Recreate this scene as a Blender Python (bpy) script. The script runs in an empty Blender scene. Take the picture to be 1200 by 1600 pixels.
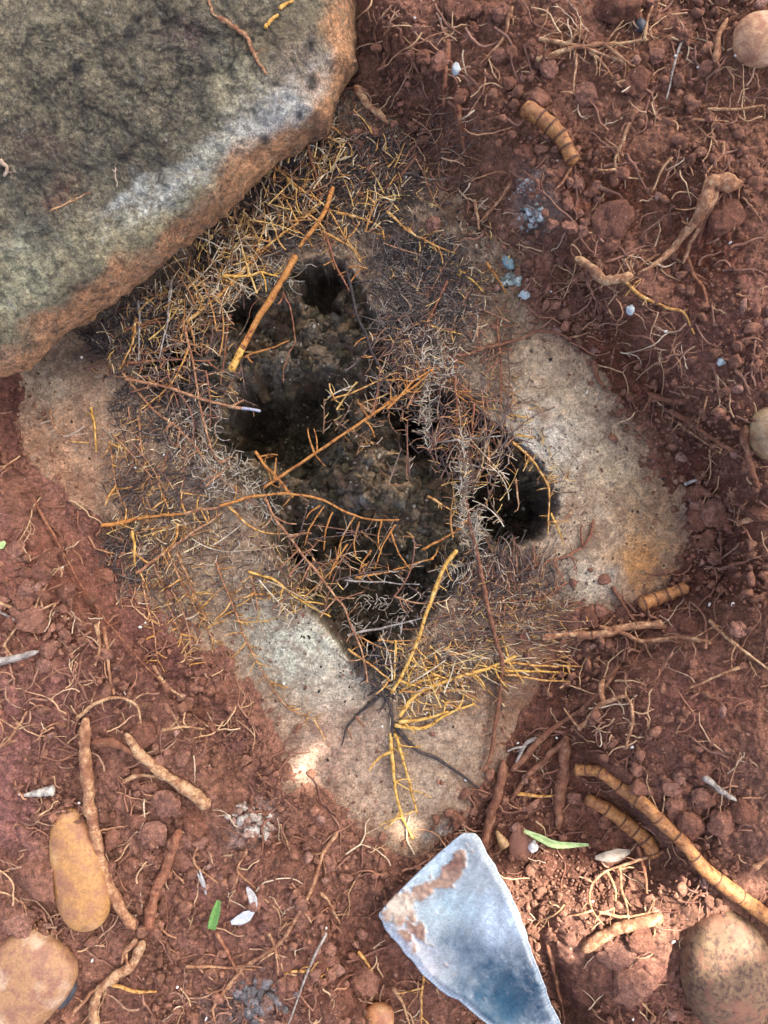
import bpy, bmesh, math, random
import numpy as np
from mathutils import Vector, Matrix, Euler, noise as mnoise

random.seed(7)
RNG = np.random.default_rng(11)
SC = bpy.context.scene
COL = SC.collection
R = math.radians

# ------------------------------------------------------------------ camera, sky, sun, exposure
S = 0.0005          # metres of ground per photo pixel
H = 0.60            # height of the phone above the stone's rim
cam = bpy.data.cameras.new('camera')
cam.sensor_fit = 'VERTICAL'
cam.angle = 2 * math.atan(800 * S / H)
cam.clip_start = 0.02
cam.clip_end = 200
cam.dof.use_dof = True
cam.dof.focus_distance = H - 0.002
cam.dof.aperture_fstop = 13.0
camo = bpy.data.objects.new('camera', cam)
camo.location = (0, 0, H)
COL.objects.link(camo)
SC.camera = camo

SUN_EL, SUN_AZ = R(52), R(48)      # azimuth clockwise from +y (top of the picture)
world = bpy.data.worlds.new('World')
SC.world = world
world.use_nodes = True
wn = world.node_tree
sky = wn.nodes.new('ShaderNodeTexSky')
sky.sky_type = 'NISHITA'
sky.sun_disc = False
sky.sun_elevation = SUN_EL
sky.sun_rotation = SUN_AZ
sky.air_density = 0.6
sky.dust_density = 8.0
sky.ozone_density = 0.0
bg = wn.nodes['Background']
bg.inputs['Strength'].default_value = 0.15
wn.links.new(sky.outputs[0], bg.inputs['Color'])

LDIR = Vector((math.cos(SUN_EL) * math.sin(SUN_AZ), math.cos(SUN_EL) * math.cos(SUN_AZ), math.sin(SUN_EL)))
sun = bpy.data.lights.new('sun', 'SUN')
sun.energy = 4.2
sun.angle = R(0.5)
sun.color = (1.0, 0.95, 0.87)
suno = bpy.data.objects.new('sun', sun)
suno.rotation_euler = LDIR.to_track_quat('Z', 'Y').to_euler()
suno.location = (1, 1, 2)
COL.objects.link(suno)
SC.view_settings.view_transform = 'Standard'
SC.view_settings.look = 'None'
SC.view_settings.exposure = 2.15
SC.view_settings.gamma = 1
SC.view_settings.use_curve_mapping = False

# ------------------------------------------------------------------ numpy noise
def _hash(ix, iy, seed):
    h = (ix.astype(np.int64) * 374761393 + iy.astype(np.int64) * 668265263 + seed * 1442695041) & 0xffffffff
    h = ((h ^ (h >> 13)) * 1274126177) & 0xffffffff
    h = ((h ^ (h >> 16)) * 2246822519) & 0xffffffff
    return ((h ^ (h >> 15)) & 0xffffff).astype(np.float64) / 0xffffff

def vnoise(x, y, s, seed=0):
    x = x / s; y = y / s
    ix = np.floor(x); iy = np.floor(y)
    fx = x - ix; fy = y - iy
    fx = fx * fx * (3 - 2 * fx); fy = fy * fy * (3 - 2 * fy)
    a = _hash(ix, iy, seed); b = _hash(ix + 1, iy, seed)
    c = _hash(ix, iy + 1, seed); d = _hash(ix + 1, iy + 1, seed)
    return (a * (1 - fx) + b * fx) * (1 - fy) + (c * (1 - fx) + d * fx) * fy

def fbm(x, y, s, seed=0, octv=4, gain=0.5):
    t = 0; w = 1; tot = 0
    for k in range(octv):
        c, sn = math.cos(k * 1.3), math.sin(k * 1.3)
        t = t + w * vnoise(x * c - y * sn, x * sn + y * c, s, seed + k * 17)
        tot += w; w *= gain; s *= 0.5
    return t / tot * 2 - 1

def crumbs(x, y, s, seed, density=1.0):
    """rounded grains: one jittered grain per cell, height 0..1 in units of the grain's radius"""
    gx = np.floor(x / s); gy = np.floor(y / s)
    out = np.zeros_like(x); idv = np.zeros_like(x)
    for dx in (-1, 0, 1):
        for dy in (-1, 0, 1):
            cx = gx + dx; cy = gy + dy
            px = (cx + 0.15 + 0.7 * _hash(cx, cy, seed)) * s
            py = (cy + 0.15 + 0.7 * _hash(cx, cy, seed + 1)) * s
            r = s * (0.32 + 0.34 * _hash(cx, cy, seed + 2))
            an = _hash(cx, cy, seed + 5) * 3.1416
            on = _hash(cx, cy, seed + 3) < density
            ex = (x - px) * np.cos(an) + (y - py) * np.sin(an)
            ey = (-(x - px) * np.sin(an) + (y - py) * np.cos(an)) * (1.0 + 0.5 * _hash(cx, cy, seed + 6))
            q = 1 - (ex * ex + ey * ey) / (r * r)
            t1 = _hash(cx, cy, seed + 8) - .5; t2 = _hash(cx, cy, seed + 9) - .5
            pl = r * (.42 + .3 * _hash(cx, cy, seed + 10)) + ex * t1 * .9 + ey * t2 * .9
            hh = np.minimum(np.sqrt(np.clip(q, 0, 1)) * r, np.maximum(pl, 0)) * on
            m = hh > out
            out = np.where(m, hh, out); idv = np.where(m, _hash(cx, cy, seed + 4), idv)
    return out, idv

def sstep(a, b, x):
    t = np.clip((x - a) / (b - a), 0, 1)
    return t * t * (3 - 2 * t)

# ------------------------------------------------------------------ outlines read off the photograph (photo pixels)
STONE = [(20, 560), (26, 640), (55, 715), (110, 765), (152, 812), (165, 868), (212, 915), (240, 965), (300, 1005),
         (345, 1035), (388, 1095), (425, 1165), (440, 1215), (455, 1245), (520, 1240), (560, 1285), (605, 1322),
         (648, 1338), (695, 1292), (742, 1242), (770, 1195), (795, 1120), (850, 1060), (880, 1000), (915, 962),
         (965, 948), (1030, 915), (1062, 860), (1078, 800), (1066, 755), (1028, 715), (1000, 676), (955, 612),
         (912, 560), (865, 525), (835, 470), (800, 405), (745, 365), (690, 300), (640, 240), (590, 190), (540, 140),
         (400, 150), (150, 380)]
OPEN = [(205, 500), (300, 452), (400, 425), (478, 398), (530, 402), (566, 440), (590, 510), (640, 560), (700, 600),
        (760, 648), (815, 695), (862, 742), (884, 792), (850, 842), (790, 862), (735, 885), (715, 925), (680, 962),
        (640, 1005), (598, 1062), (566, 1058), (524, 1010), (476, 945), (436, 895), (420, 835), (385, 778),
        (340, 745), (298, 700), (262, 650), (222, 600), (198, 545)]
BOULDER = [(562, -30), (560, 20), (556, 70), (556, 98), (540, 120), (527, 150), (518, 186), (470, 222), (432, 250),
           (392, 290), (352, 330), (292, 372), (252, 412), (182, 470), (102, 520), (42, 580), (0, 594), (-60, 610),
           (-200, 620), (-380, 520), (-470, 300), (-460, 0), (-380, -250), (-150, -360), (200, -370), (430, -300), (540, -160)]

GX0, GY0, GST = -700, -700, 8
gx = np.arange(GX0, 1901, GST, dtype=float); gy = np.arange(GY0, 2301, GST, dtype=float)
CX, CY = np.meshgrid(gx, gy)

def sdf(poly, X, Y):
    """signed distance, negative inside"""
    d = np.full(X.shape, 1e9); ins = np.zeros(X.shape, bool)
    n = len(poly)
    for i in range(n):
        ax, ay = poly[i]; bx, by = poly[(i + 1) % n]
        ex, ey = bx - ax, by - ay
        t = np.clip(((X - ax) * ex + (Y - ay) * ey) / (ex * ex + ey * ey), 0, 1)
        d = np.minimum(d, (X - ax - t * ex) ** 2 + (Y - ay - t * ey) ** 2)
        c = ((ay > Y) != (by > Y)) & (X < (bx - ax) * (Y - ay) / ((by - ay) or 1e-9) + ax)
        ins ^= c
    d = np.sqrt(d)
    return np.where(ins, -d, d)

class Field:
    def __init__(s, arr, x0=GX0, y0=GY0, st=GST): s.a = arr; s.x0 = x0; s.y0 = y0; s.st = st
    def __call__(s, x, y):
        x = np.asarray(x, float); y = np.asarray(y, float)
        u = np.clip((x - s.x0) / s.st, 0, s.a.shape[1] - 1.001); v = np.clip((y - s.y0) / s.st, 0, s.a.shape[0] - 1.001)
        i = u.astype(int); j = v.astype(int); fu = u - i; fv = v - j
        a = s.a
        return (a[j, i] * (1 - fu) + a[j, i + 1] * fu) * (1 - fv) + (a[j + 1, i] * (1 - fu) + a[j + 1, i + 1] * fu) * fv

CREST = [(-300, 640), (0, 700), (52, 772), (110, 850), (152, 912), (200, 985), (262, 1056), (325, 1120), (372, 1212), (420, 1296), (500, 1340), (520, 1500), (640, 1640), (900, 1640), (860, 1480), (820, 1400), (860, 1380), (960, 1400), (1040, 1350), (960, 1240), (900, 1190), (890, 1130),
         (938, 1064), (1010, 1022), (1095, 968), (1140, 900), (1136, 800), (1112, 716), (1060, 636), (985, 562), (930, 480), (870, 410), (800, 310), (735, 232), (640, 112), (560, 40), (300, -100), (-300, 200)]
SD_CREST = Field(sdf(CREST, CX, CY))
SD_STONE = Field(sdf(STONE, CX, CY)); SD_OPEN = Field(sdf(OPEN, CX, CY)); SD_BOUL = Field(sdf(BOULDER, CX, CY))

# height of the ground (without the hollow), metres above the rim of the stone
CTRL = [(300, 700, .002), (200, 640, -.001), (60, 640, -.010), (110, 740, -.012), (150, 860, -.016), (260, 820, -.003), (350, 860, 0),
        (280, 960, -.010), (430, 980, -.001), (400, 1060, -.010), (500, 1050, 0), (500, 1180, -.008), (600, 1120, 0), (620, 1220, -.005),
        (650, 1300, -.010), (720, 1200, -.010), (700, 1060, .001), (790, 1120, -.016), (800, 980, -.002), (880, 930, -.006), (900, 1060, -.022),
        (860, 800, .002), (960, 800, -.003), (1040, 800, -.010), (1030, 900, -.012), (850, 620, .002), (940, 680, -.004), (820, 520, -.001),
        (740, 460, .004), (640, 380, .004), (560, 300, .003), (440, 380, .004), (330, 440, .003), (230, 480, 0), (120, 560, -.004),
        (560, 180, .010), (640, 200, .012), (700, 300, .010), (760, 340, .014), (650, 60, .030), (800, 150, .030), (860, 300, .026),
        (830, 400, .014), (900, 480, .012), (920, 540, .004), (1000, 620, .006), (1030, 680, .000), (1080, 740, -.004), (1110, 830, -.008),
        (1090, 620, .022), (1150, 640, .030), (1000, 450, .026), (1050, 420, .020), (1150, 480, .042), (1180, 560, .044), (1130, 300, .046),
        (1000, 250, .038), (940, 340, .022), (1000, 100, .040), (1180, 80, .050), (850, 20, .040), (1180, 760, .026), (1190, 860, .010),
        (1100, 900, -.004), (1060, 960, -.006), (960, 1010, -.016), (1000, 1060, .006), (1100, 1020, .016), (1190, 980, .030),
        (1060, 1120, .020), (1180, 1150, .034), (930, 1100, -.006), (860, 1160, -.016), (830, 1240, -.018), (900, 1260, -.012), (960, 1330, -.012),
        (1040, 1220, .010), (1150, 1260, .022), (1100, 1330, .010), (880, 1360, -.016), (860, 1420, -.010), (900, 1450, -.008), (860, 1530, -.030), (900, 1580, -.028),
        (1000, 1500, -.004), (1040, 1580, -.010), (1180, 1420, .006), (1190, 1590, 0), (760, 1320, -.020), (700, 1360, -.018),
        (560, 1330, -.004), (500, 1290, .000), (560, 1420, -.004), (520, 1550, -.004), (640, 1560, -.012), (400, 1560, -.006), (430, 1380, .006), (430, 1290, .006),
        (300, 1330, .008), (300, 1450, .006), (200, 1560, .012), (240, 1200, .012), (330, 1180, .008), (360, 1240, .004), (300, 1080, .000), (220, 1010, .006), (180, 960, .004),
        (130, 880, .012), (90, 800, .008), (60, 760, -.001), (10, 700, .006), (10, 620, -.003), (60, 900, .026), (120, 980, .020), (20, 1000, .022), (100, 1080, .026), (20, 1120, .030),
        (150, 1180, .014), (60, 1260, .028), (160, 1330, .018), (20, 1400, .026), (120, 1440, .016), (20, 1560, .018),
        (-200, 800, .03), (-200, 1400, .03), (600, 1900, 0), (1400, 1400, .02), (1450, 800, .05), (1400, 200, .06), (900, -250, .05), (500, -200, .03), (0, 300, -.01), (300, 100, 0), (200, 250, 0)]
P = np.array(CTRL)
def phi(r2): return np.exp(-r2 / (2 * 75.0 ** 2))
low = np.array([1.0])
D2 = (P[:, None, 0] - P[None, :, 0]) ** 2 + (P[:, None, 1] - P[None, :, 1]) ** 2
base_z = 0.012
# smooth interpolation: normalised broad average plus a ridge-regularised gaussian correction
def broad(X, Y):
    num = 0; den = 0
    for (a, b, z) in CTRL:
        w = 1.0 / (((X - a) ** 2 + (Y - b) ** 2) + 60.0 ** 2) ** 1.6
        num = num + w * z; den = den + w
    return num / den
bz = broad(P[:, 0], P[:, 1])
K = phi(D2) + np.eye(len(P)) * 0.25
wts = np.linalg.solve(K, P[:, 2] - bz)
Zc = broad(CX, CY)
for (a, b, z), w in zip(CTRL, wts):
    Zc = Zc + w * phi((CX - a) ** 2 + (CY - b) ** 2)
ZL = Field(Zc)

def unproj(px, py, z):
    k = S * (H - z) / H
    return (px - 600) * k, -(py - 800) * k

# ------------------------------------------------------------------ materials
def new_mat(name):
    m = bpy.data.materials.new(name); m.use_nodes = True
    nt = m.node_tree
    return m, nt, nt.nodes['Principled BSDF']

def nd(nt, typ, **kw):
    n = nt.nodes.new(typ)
    for k, v in kw.items():
        if k in n.inputs: n.inputs[k].default_value = v
        else: setattr(n, k, v)
    return n

def ramp(nt, fac, stops):
    r = nt.nodes.new('ShaderNodeValToRGB')
    el = r.color_ramp.elements
    while len(el) < len(stops): el.new(0.5)
    for e, (p, c) in zip(el, stops): e.position = p; e.color = (*c, 1)
    nt.links.new(fac, r.inputs[0])
    return r.outputs[0]

def mix(nt, a, b, fac, mode='MIX'):
    m = nt.nodes.new('ShaderNodeMix'); m.data_type = 'RGBA'; m.blend_type = mode
    for sock, v in ((m.inputs[0], fac), (m.inputs[6], a), (m.inputs[7], b)):
        if isinstance(v, bpy.types.NodeSocket): nt.links.new(v, sock)
        elif isinstance(v, (int, float)): sock.default_value = v
        else: sock.default_value = (*v, 1)
    return m.outputs[2]

def posn(nt):
    return nt.nodes.new('ShaderNodeNewGeometry').outputs['Position']

def noise_n(nt, vec, scale, detail=4, rough=0.6, dist=0.0):
    n = nt.nodes.new('ShaderNodeTexNoise')
    n.inputs['Scale'].default_value = scale; n.inputs['Detail'].default_value = detail
    n.inputs['Roughness'].default_value = rough; n.inputs['Distortion'].default_value = dist
    nt.links.new(vec, n.inputs['Vector'])
    return n.outputs['Fac']

def bump(nt, bs, h, dist, strength=1.0, prev=None):
    b = nt.nodes.new('ShaderNodeBump'); b.inputs['Distance'].default_value = dist; b.inputs['Strength'].default_value = strength
    nt.links.new(h, b.inputs['Height'])
    if prev: nt.links.new(prev, b.inputs['Normal'])
    nt.links.new(b.outputs[0], bs.inputs['Normal'])
    return b.outputs[0]

def mapr(nt, v, a, b, c=0.0, d=1.0):
    m = nt.nodes.new('ShaderNodeMapRange')
    for i, x in enumerate((a, b, c, d)): m.inputs[i + 1].default_value = x
    nt.links.new(v, m.inputs[0])
    return m.outputs[0]

def mult_grey(nt, colr, fac_sock, lo, hi):
    g = mapr(nt, fac_sock, 0.3, 0.7, lo, hi)
    c = nt.nodes.new('ShaderNodeCombineColor')
    for i in range(3): nt.links.new(g, c.inputs[i])
    return mix(nt, colr, c.outputs[0], 1.0, 'MULTIPLY')

SOIL_A = (0.275, 0.132, 0.084)
def soil_material(name, attr):
    m, nt, bs = new_mat(name)
    p = posn(nt)
    if attr:
        a = nd(nt, 'ShaderNodeAttribute', attribute_name='col'); c = a.outputs['Color']
    else:
        oi = nt.nodes.new('ShaderNodeObjectInfo')
        c = ramp(nt, oi.outputs['Random'], [(0, (0.20, .086, .054)), (0.5, (0.27, .122, .078)), (1, (0.33, .165, .115))])
    n1 = noise_n(nt, p, 260, 5, .65)
    n2 = noise_n(nt, p, 1500, 4, .7)
    c = mult_grey(nt, c, n1, .56, 1.46)
    c = mult_grey(nt, c, n2, .46, 1.60)
    c = mult_grey(nt, c, noise_n(nt, p, 620, 4, .75), .55, 1.45)
    # pale mineral grains and dark organic grains
    v = nd(nt, 'ShaderNodeTexVoronoi', Scale=420.0); nt.links.new(p, v.inputs['Vector'])
    sp = nt.nodes.new('ShaderNodeSeparateColor'); nt.links.new(v.outputs['Color'], sp.inputs[0])
    near = mapr(nt, v.outputs['Distance'], .10, .28, 1, 0)
    pale = nd(nt, 'ShaderNodeMath', operation='MULTIPLY'); nt.links.new(near, pale.inputs[0])
    nt.links.new(mapr(nt, sp.outputs[0], .965, .975), pale.inputs[1])
    c = mix(nt, c, (.55, .42, .36), pale.outputs[0])
    dk = nd(nt, 'ShaderNodeMath', operation='MULTIPLY'); nt.links.new(near, dk.inputs[0])
    nt.links.new(mapr(nt, sp.outputs[1], .93, .94), dk.inputs[1])
    c = mix(nt, c, (.035, .022, .018), dk.outputs[0])
    nt.links.new(c, bs.inputs['Base Color'])
    bs.inputs['Roughness'].default_value = 0.93
    bs.inputs['Specular IOR Level'].default_value = 0.25
    b1 = bump(nt, bs, n2, 0.0018, 1.0)
    n3 = noise_n(nt, p, 3800, 2, .6)
    bump(nt, bs, n3, 0.0003, 1.0, b1)
    return m

def rock_material(name, rough=.85, crack=0.0, fine=1.0, mottle=((.12, .085, .06), (.45, .38, .28), .4)):
    m, nt, bs = new_mat(name)
    p = posn(nt)
    a = nd(nt, 'ShaderNodeAttribute', attribute_name='col')
    c = a.outputs['Color']
    n1 = noise_n(nt, p, 180, 6, .7)
    n2 = noise_n(nt, p, 1300, 4, .7)
    c = mult_grey(nt, c, n1, .62, 1.38)
    c = mult_grey(nt, c, n2, .50, 1.50)
    nA = noise_n(nt, p, 150, 6, .72, .5); nB = noise_n(nt, p, 95, 6, .7, .8)
    c = mix(nt, c, mottle[0], mapr(nt, nA, .50, .62, 0, mottle[2]))
    c = mix(nt, c, mottle[1], mapr(nt, nB, .54, .64, 0, mottle[2]))
    n6 = noise_n(nt, p, 520, 5, .75)
    c = mult_grey(nt, c, n6, .42, 1.58)
    if not crack:
        c = mix(nt, c, (.22, .12, .075), mapr(nt, noise_n(nt, p, 38, 7, .74, .9), .50, .60, 0, .55))
        c = mix(nt, c, (.10, .075, .06), mapr(nt, noise_n(nt, p, 66, 7, .78, 1.6), .56, .62, 0, .5))
    # black lichen specks
    n4 = noise_n(nt, p, 420, 3, .75, .4)
    c = mix(nt, c, (.03, .026, .022), mapr(nt, n4, .63, .70, 0, .75))
    n5 = noise_n(nt, p, 700, 3, .8, .3)
    c = mix(nt, c, (.62, .64, .60), mapr(nt, n5, .68, .75, 0, .6))
    h = n2
    if crack:
        wv = noise_n(nt, p, 60, 4, .6)
        vm = nd(nt, 'ShaderNodeVectorMath', operation='MULTIPLY_ADD')
        cc = nt.nodes.new('ShaderNodeCombineXYZ'); nt.links.new(wv, cc.inputs[0]); nt.links.new(n1, cc.inputs[1])
        nt.links.new(cc.outputs[0], vm.inputs[0]); vm.inputs[1].default_value = (.02, .02, 0); nt.links.new(p, vm.inputs[2])
        v = nd(nt, 'ShaderNodeTexVoronoi', Scale=26.0, feature='DISTANCE_TO_EDGE'); nt.links.new(vm.outputs[0], v.inputs['Vector'])
        v2 = nd(nt, 'ShaderNodeTexVoronoi', Scale=120.0, feature='DISTANCE_TO_EDGE'); nt.links.new(vm.outputs[0], v2.inputs['Vector'])
        e1 = mapr(nt, v.outputs['Distance'], .0, .08, .85, 0); e2 = mapr(nt, v2.outputs['Distance'], .0, .10, .6, 0)
        mx = nd(nt, 'ShaderNodeMath', operation='MAXIMUM'); nt.links.new(e1, mx.inputs[0]); nt.links.new(e2, mx.inputs[1])
        brk = mapr(nt, noise_n(nt, p, 45, 4, .7), .40, .50)
        m1 = nd(nt, 'ShaderNodeMath', operation='MULTIPLY'); nt.links.new(mx.outputs[0], m1.inputs[0]); nt.links.new(brk, m1.inputs[1])
        m2 = nd(nt, 'ShaderNodeMath', operation='MULTIPLY'); nt.links.new(m1.outputs[0], m2.inputs[0]); nt.links.new(a.outputs['Alpha'], m2.inputs[1])
        c = mix(nt, c, (.035, .033, .032), mapr(nt, noise_n(nt, p, 75, 7, .78, 1.2), .53, .60, 0, .55))
        c = mix(nt, c, (.60, .62, .58), mapr(nt, noise_n(nt, p, 210, 6, .8, .8), .60, .66, 0, .5))
        c = mix(nt, c, (.022, .02, .02), m2.outputs[0])
    nt.links.new(c, bs.inputs['Base Color'])
    bs.inputs['Roughness'].default_value = rough
    bs.inputs['Specular IOR Level'].default_value = 0.3
    b1 = bump(nt, bs, n6, 0.0022 * fine, 1.0)
    bump(nt, bs, h, 0.0010 * fine, 1.0, b1)
    return m

def root_material(name, stops, scale=260, rough=.55, spec=.4, dirt=0.0):
    m, nt, bs = new_mat(name)
    p = posn(nt)
    n1 = noise_n(nt, p, scale, 3, .65)
    n2 = noise_n(nt, p, 1700, 3, .7)
    c = ramp(nt, n1, stops)
    c = mult_grey(nt, c, n2, .62, 1.35)
    if dirt:
        c = mix(nt, c, (.22, .092, .052), mapr(nt, noise_n(nt, p, 110, 5, .72, .6), .47, .58, 0, dirt))
        c = mult_grey(nt, c, noise_n(nt, p, 600, 4, .7, 1.5), .6, 1.35)
    nt.links.new(c, bs.inputs['Base Color'])
    bs.inputs['Roughness'].default_value = rough
    bs.inputs['Specular IOR Level'].default_value = spec
    bump(nt, bs, n2, 0.0006, 1)
    return m

def plain(name, c1, c2, scale=500, rough=.7, metal=0.0, bmp=.0004, stops=None):
    m, nt, bs = new_mat(name)
    p = posn(nt)
    n = noise_n(nt, p, scale, 5, .7)
    c = ramp(nt, n, stops or [(.35, c1), (.65, c2)])
    nt.links.new(c, bs.inputs['Base Color'])
    bs.inputs['Roughness'].default_value = rough
    bs.inputs['Metallic'].default_value = metal
    if bmp: bump(nt, bs, n, bmp)
    return m

M = {}
M['soil'] = soil_material('red_soil', True)
M['clod'] = soil_material('red_soil_clod', False)
M['stone'] = rock_material('grey_buff_stone', .85)
M['boulder'] = rock_material('lichened_boulder', .8, crack=1.0, fine=1.3, mottle=((.055, .05, .045), (.40, .33, .21), .5))
G = [(.34, (.10, .04, .018)), (.45, (.46, .21, .05)), (.56, (.62, .35, .10)), (.68, (.70, .52, .27))]
M['gold'] = root_material('golden_root', G)
M['yellow'] = root_material('yellow_root', [(.34, (.20, .08, .02)), (.46, (.62, .34, .06)), (.7, (.74, .52, .18))])
M['amber'] = root_material('amber_root', [(.33, (.13, .04, .015)), (.46, (.44, .17, .035)), (.60, (.56, .27, .07)), (.72, (.20, .08, .03))])
M['red'] = root_material('reddish_root', [(.3, (.10, .035, .022)), (.5, (.30, .12, .065)), (.7, (.45, .25, .14))], dirt=.8, rough=.75, spec=.2)
M['tan'] = root_material('tan_root', [(.3, (.20, .085, .045)), (.5, (.42, .22, .115)), (.68, (.62, .42, .24))], dirt=.8, rough=.75, spec=.2)
M['pale'] = root_material('pale_root', [(.34, (.26, .12, .065)), (.5, (.48, .29, .15)), (.7, (.62, .45, .27))], dirt=.8, rough=.75, spec=.2)
M['white'] = root_material('whitish_root', [(.3, (.36, .24, .16)), (.6, (.60, .48, .36))])
M['grey'] = root_material('grey_root', [(.3, (.12, .10, .085)), (.5, (.30, .26, .22)), (.7, (.50, .46, .40))])
M['fuzz'] = root_material('grey_fuzzy_root', [(.3, (.26, .20, .13)), (.5, (.46, .40, .30)), (.7, (.66, .62, .54))])
M['dark'] = root_material('blackened_root', [(.3, (.014, .011, .012)), (.55, (.045, .032, .03)), (.75, (.13, .09, .07))])
M['brown'] = root_material('woody_brown_root', [(.3, (.085, .035, .02)), (.5, (.20, .09, .052)), (.7, (.36, .20, .12))], 180, .8, .2, .8)
M['ring'] = root_material('node_ring_brown', [(.3, (.07, .026, .014)), (.7, (.20, .08, .035))])
M['rhizome'] = root_material('ringed_rhizome', [(.32, (.13, .045, .02)), (.45, (.36, .15, .045)), (.60, (.50, .25, .085)), (.72, (.22, .09, .04))], 210, dirt=.5)
def strand_material():
    m, nt, bs = new_mat('fine_root_strands'); p = posn(nt)
    a = nd(nt, 'ShaderNodeAttribute', attribute_name='col')
    c = mult_grey(nt, a.outputs['Color'], noise_n(nt, p, 330, 4, .7), .5, 1.4)
    nt.links.new(c, bs.inputs['Base Color']); bs.inputs['Roughness'].default_value = .6
    return m
M['strand'] = strand_material()
M['stone_bits'] = soil_material('mineral_lumps', True)
PAL = {'gold': [(.58, .33, .09), (.44, .21, .06), (.70, .55, .32), (.28, .13, .055), (.16, .08, .04), (.64, .43, .14), (.42, .31, .19), (.12, .07, .045), (.55, .47, .34)],
       'red': [(.24, .10, .055), (.15, .075, .055), (.36, .18, .09), (.085, .05, .042), (.30, .22, .15), (.11, .075, .065)],
       'dark': [(.03, .024, .022), (.07, .05, .045), (.12, .095, .08), (.018, .014, .014), (.16, .13, .11)],
       'fuzz': [(.48, .41, .31), (.34, .27, .19), (.62, .57, .47), (.20, .16, .12), (.52, .43, .29)],
       'tan': [(.40, .20, .10), (.28, .12, .065), (.52, .32, .17), (.34, .20, .12)],
       'pale': [(.56, .38, .21), (.44, .26, .13), (.62, .48, .32)],
       'brown': [(.20, .085, .05), (.15, .06, .035), (.27, .13, .08)]}
M['bluetip'] = plain('blue_grey_tip', (.22, .23, .30), (.48, .48, .56), 900)

# ------------------------------------------------------------------ object helpers
def tag(o, label=None, cat=None, group=None, kind=None):
    if label: o['label'] = label
    if cat: o['category'] = cat
    if group: o['group'] = group
    if kind: o['kind'] = kind
    return o

def mesh_np(name, V, F, mats, smooth=True, parent=None, col=None, loc=None):
    me = bpy.data.meshes.new(name)
    V = np.asarray(V, float)
    if loc is not None: V = V - np.asarray(loc, float)
    F = np.asarray(F)
    me.vertices.add(len(V)); me.vertices.foreach_set('co', V.ravel())
    k = F.shape[1]
    me.loops.add(F.size); me.loops.foreach_set('vertex_index', F.ravel().astype(np.int32))
    me.polygons.add(len(F)); me.polygons.foreach_set('loop_start', np.arange(0, F.size, k, dtype=np.int32))
    me.polygons.foreach_set('use_smooth', np.full(len(F), smooth))
    me.update(calc_edges=True); me.validate()
    if col is not None:
        at = me.color_attributes.new('col', 'FLOAT_COLOR', 'POINT')
        c = np.ones((len(V), 4)); c[:, :col.shape[1]] = col
        at.data.foreach_set('color', c.ravel())
    me.materials.append(mats)
    o = bpy.data.objects.new(name, me); COL.objects.link(o)
    if loc is not None: o.location = loc
    if parent: o.parent = parent
    return o

def blobs(X, Y, base, lst, seed=5, wob=26):
    wx = fbm(X, Y, 60, seed, 4) * wob; wy = fbm(X, Y, 60, seed + 50, 4) * wob
    C = np.empty(X.shape + (3,)); C[...] = base
    DI = fbm(X, Y, 15, seed + 300, 4, .8)
    for (bx, by, rx, ry, ang, c, st) in lst:
        a = R(ang); dx = X + wx - bx; dy = Y + wy - by
        u = (dx * math.cos(a) + dy * math.sin(a)) / rx; v = (-dx * math.sin(a) + dy * math.cos(a)) / ry
        w = st * np.exp(-(u * u + v * v) ** 1.3)
        w = np.clip(w + 2.6 * w * (1 - w) * DI, 0, 1)[..., None]
        C = C * (1 - w) + np.array(c) * w
    return C

# ------------------------------------------------------------------ ground sheet
def spaced(a, b, far):
    core = np.arange(a, b + .1, 2.0)
    ext = []; s = 3.0; p = 0
    while p < far: p += s; ext.append(p); s *= 1.22
    ext = np.array(ext)
    return np.concatenate([a - ext[::-1], core, b + ext])

def soil_relief(X, Y):
    big = fbm(X, Y, 130, 3, 5, .55) * 9
    m = sstep(-.15, .35, fbm(X, Y, 130, 77, 4))             # crumbly or powdery
    m = np.maximum(m, .7 * sstep(300, 100, X) * sstep(700, 900, Y)); m = np.maximum(m, .55 * sstep(1250, 1420, Y))
    wx = X + fbm(X, Y, 14, 91, 2) * 5; wy = Y + fbm(X, Y, 14, 95, 2) * 5
    c1, i1 = crumbs(wx, wy, 46, 201, .22)
    c2, i2 = crumbs(wx, wy, 24, 211, .50)
    c3, i3 = crumbs(wx, wy, 13, 221, .80)
    c4, i4 = crumbs(X, Y, 7, 231, .9)
    g = np.maximum.reduce([c1 * .6 * m * m, c2 * .7 * m, c3 * .8 * (.15 + .85 * m), c4 * (.45 + .4 * m), crumbs(X, Y, 4.6, 241, .8)[0] * .9])
    iv = np.where(c1 * .6 * m * m >= g - .01, i1, np.where(c2 * .7 * m >= g - .01, i2, np.where(c3 * .85 >= g - .01, i3, i4)))
    g = g + fbm(X, Y, 9, 41, 2) * 1.3 + np.abs(fbm(X, Y, 48, 47, 5, .62)) * 13 + fbm(X, Y, 20, 49, 4, .7) * 3.5
    return (big + g) * S, iv, m

def soil_z(X, Y):
    rel, iv, m = soil_relief(X, Y)
    sd = SD_STONE(X, Y) + fbm(X, Y, 60, 19, 3) * 16
    th = np.clip(sd - 7, -60, 36) * .00013
    bank = sstep(-6, 30, SD_CREST(X, Y) + fbm(X, Y, 70, 23, 4, .6) * 26) * .019 + sstep(10, -14, np.abs(SD_CREST(X, Y) - 42 + fbm(X, Y, 90, 27, 4) * 30)) * .003
    return ZL(X, Y) + th + rel - .0015 + bank, iv, m, sd

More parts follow.
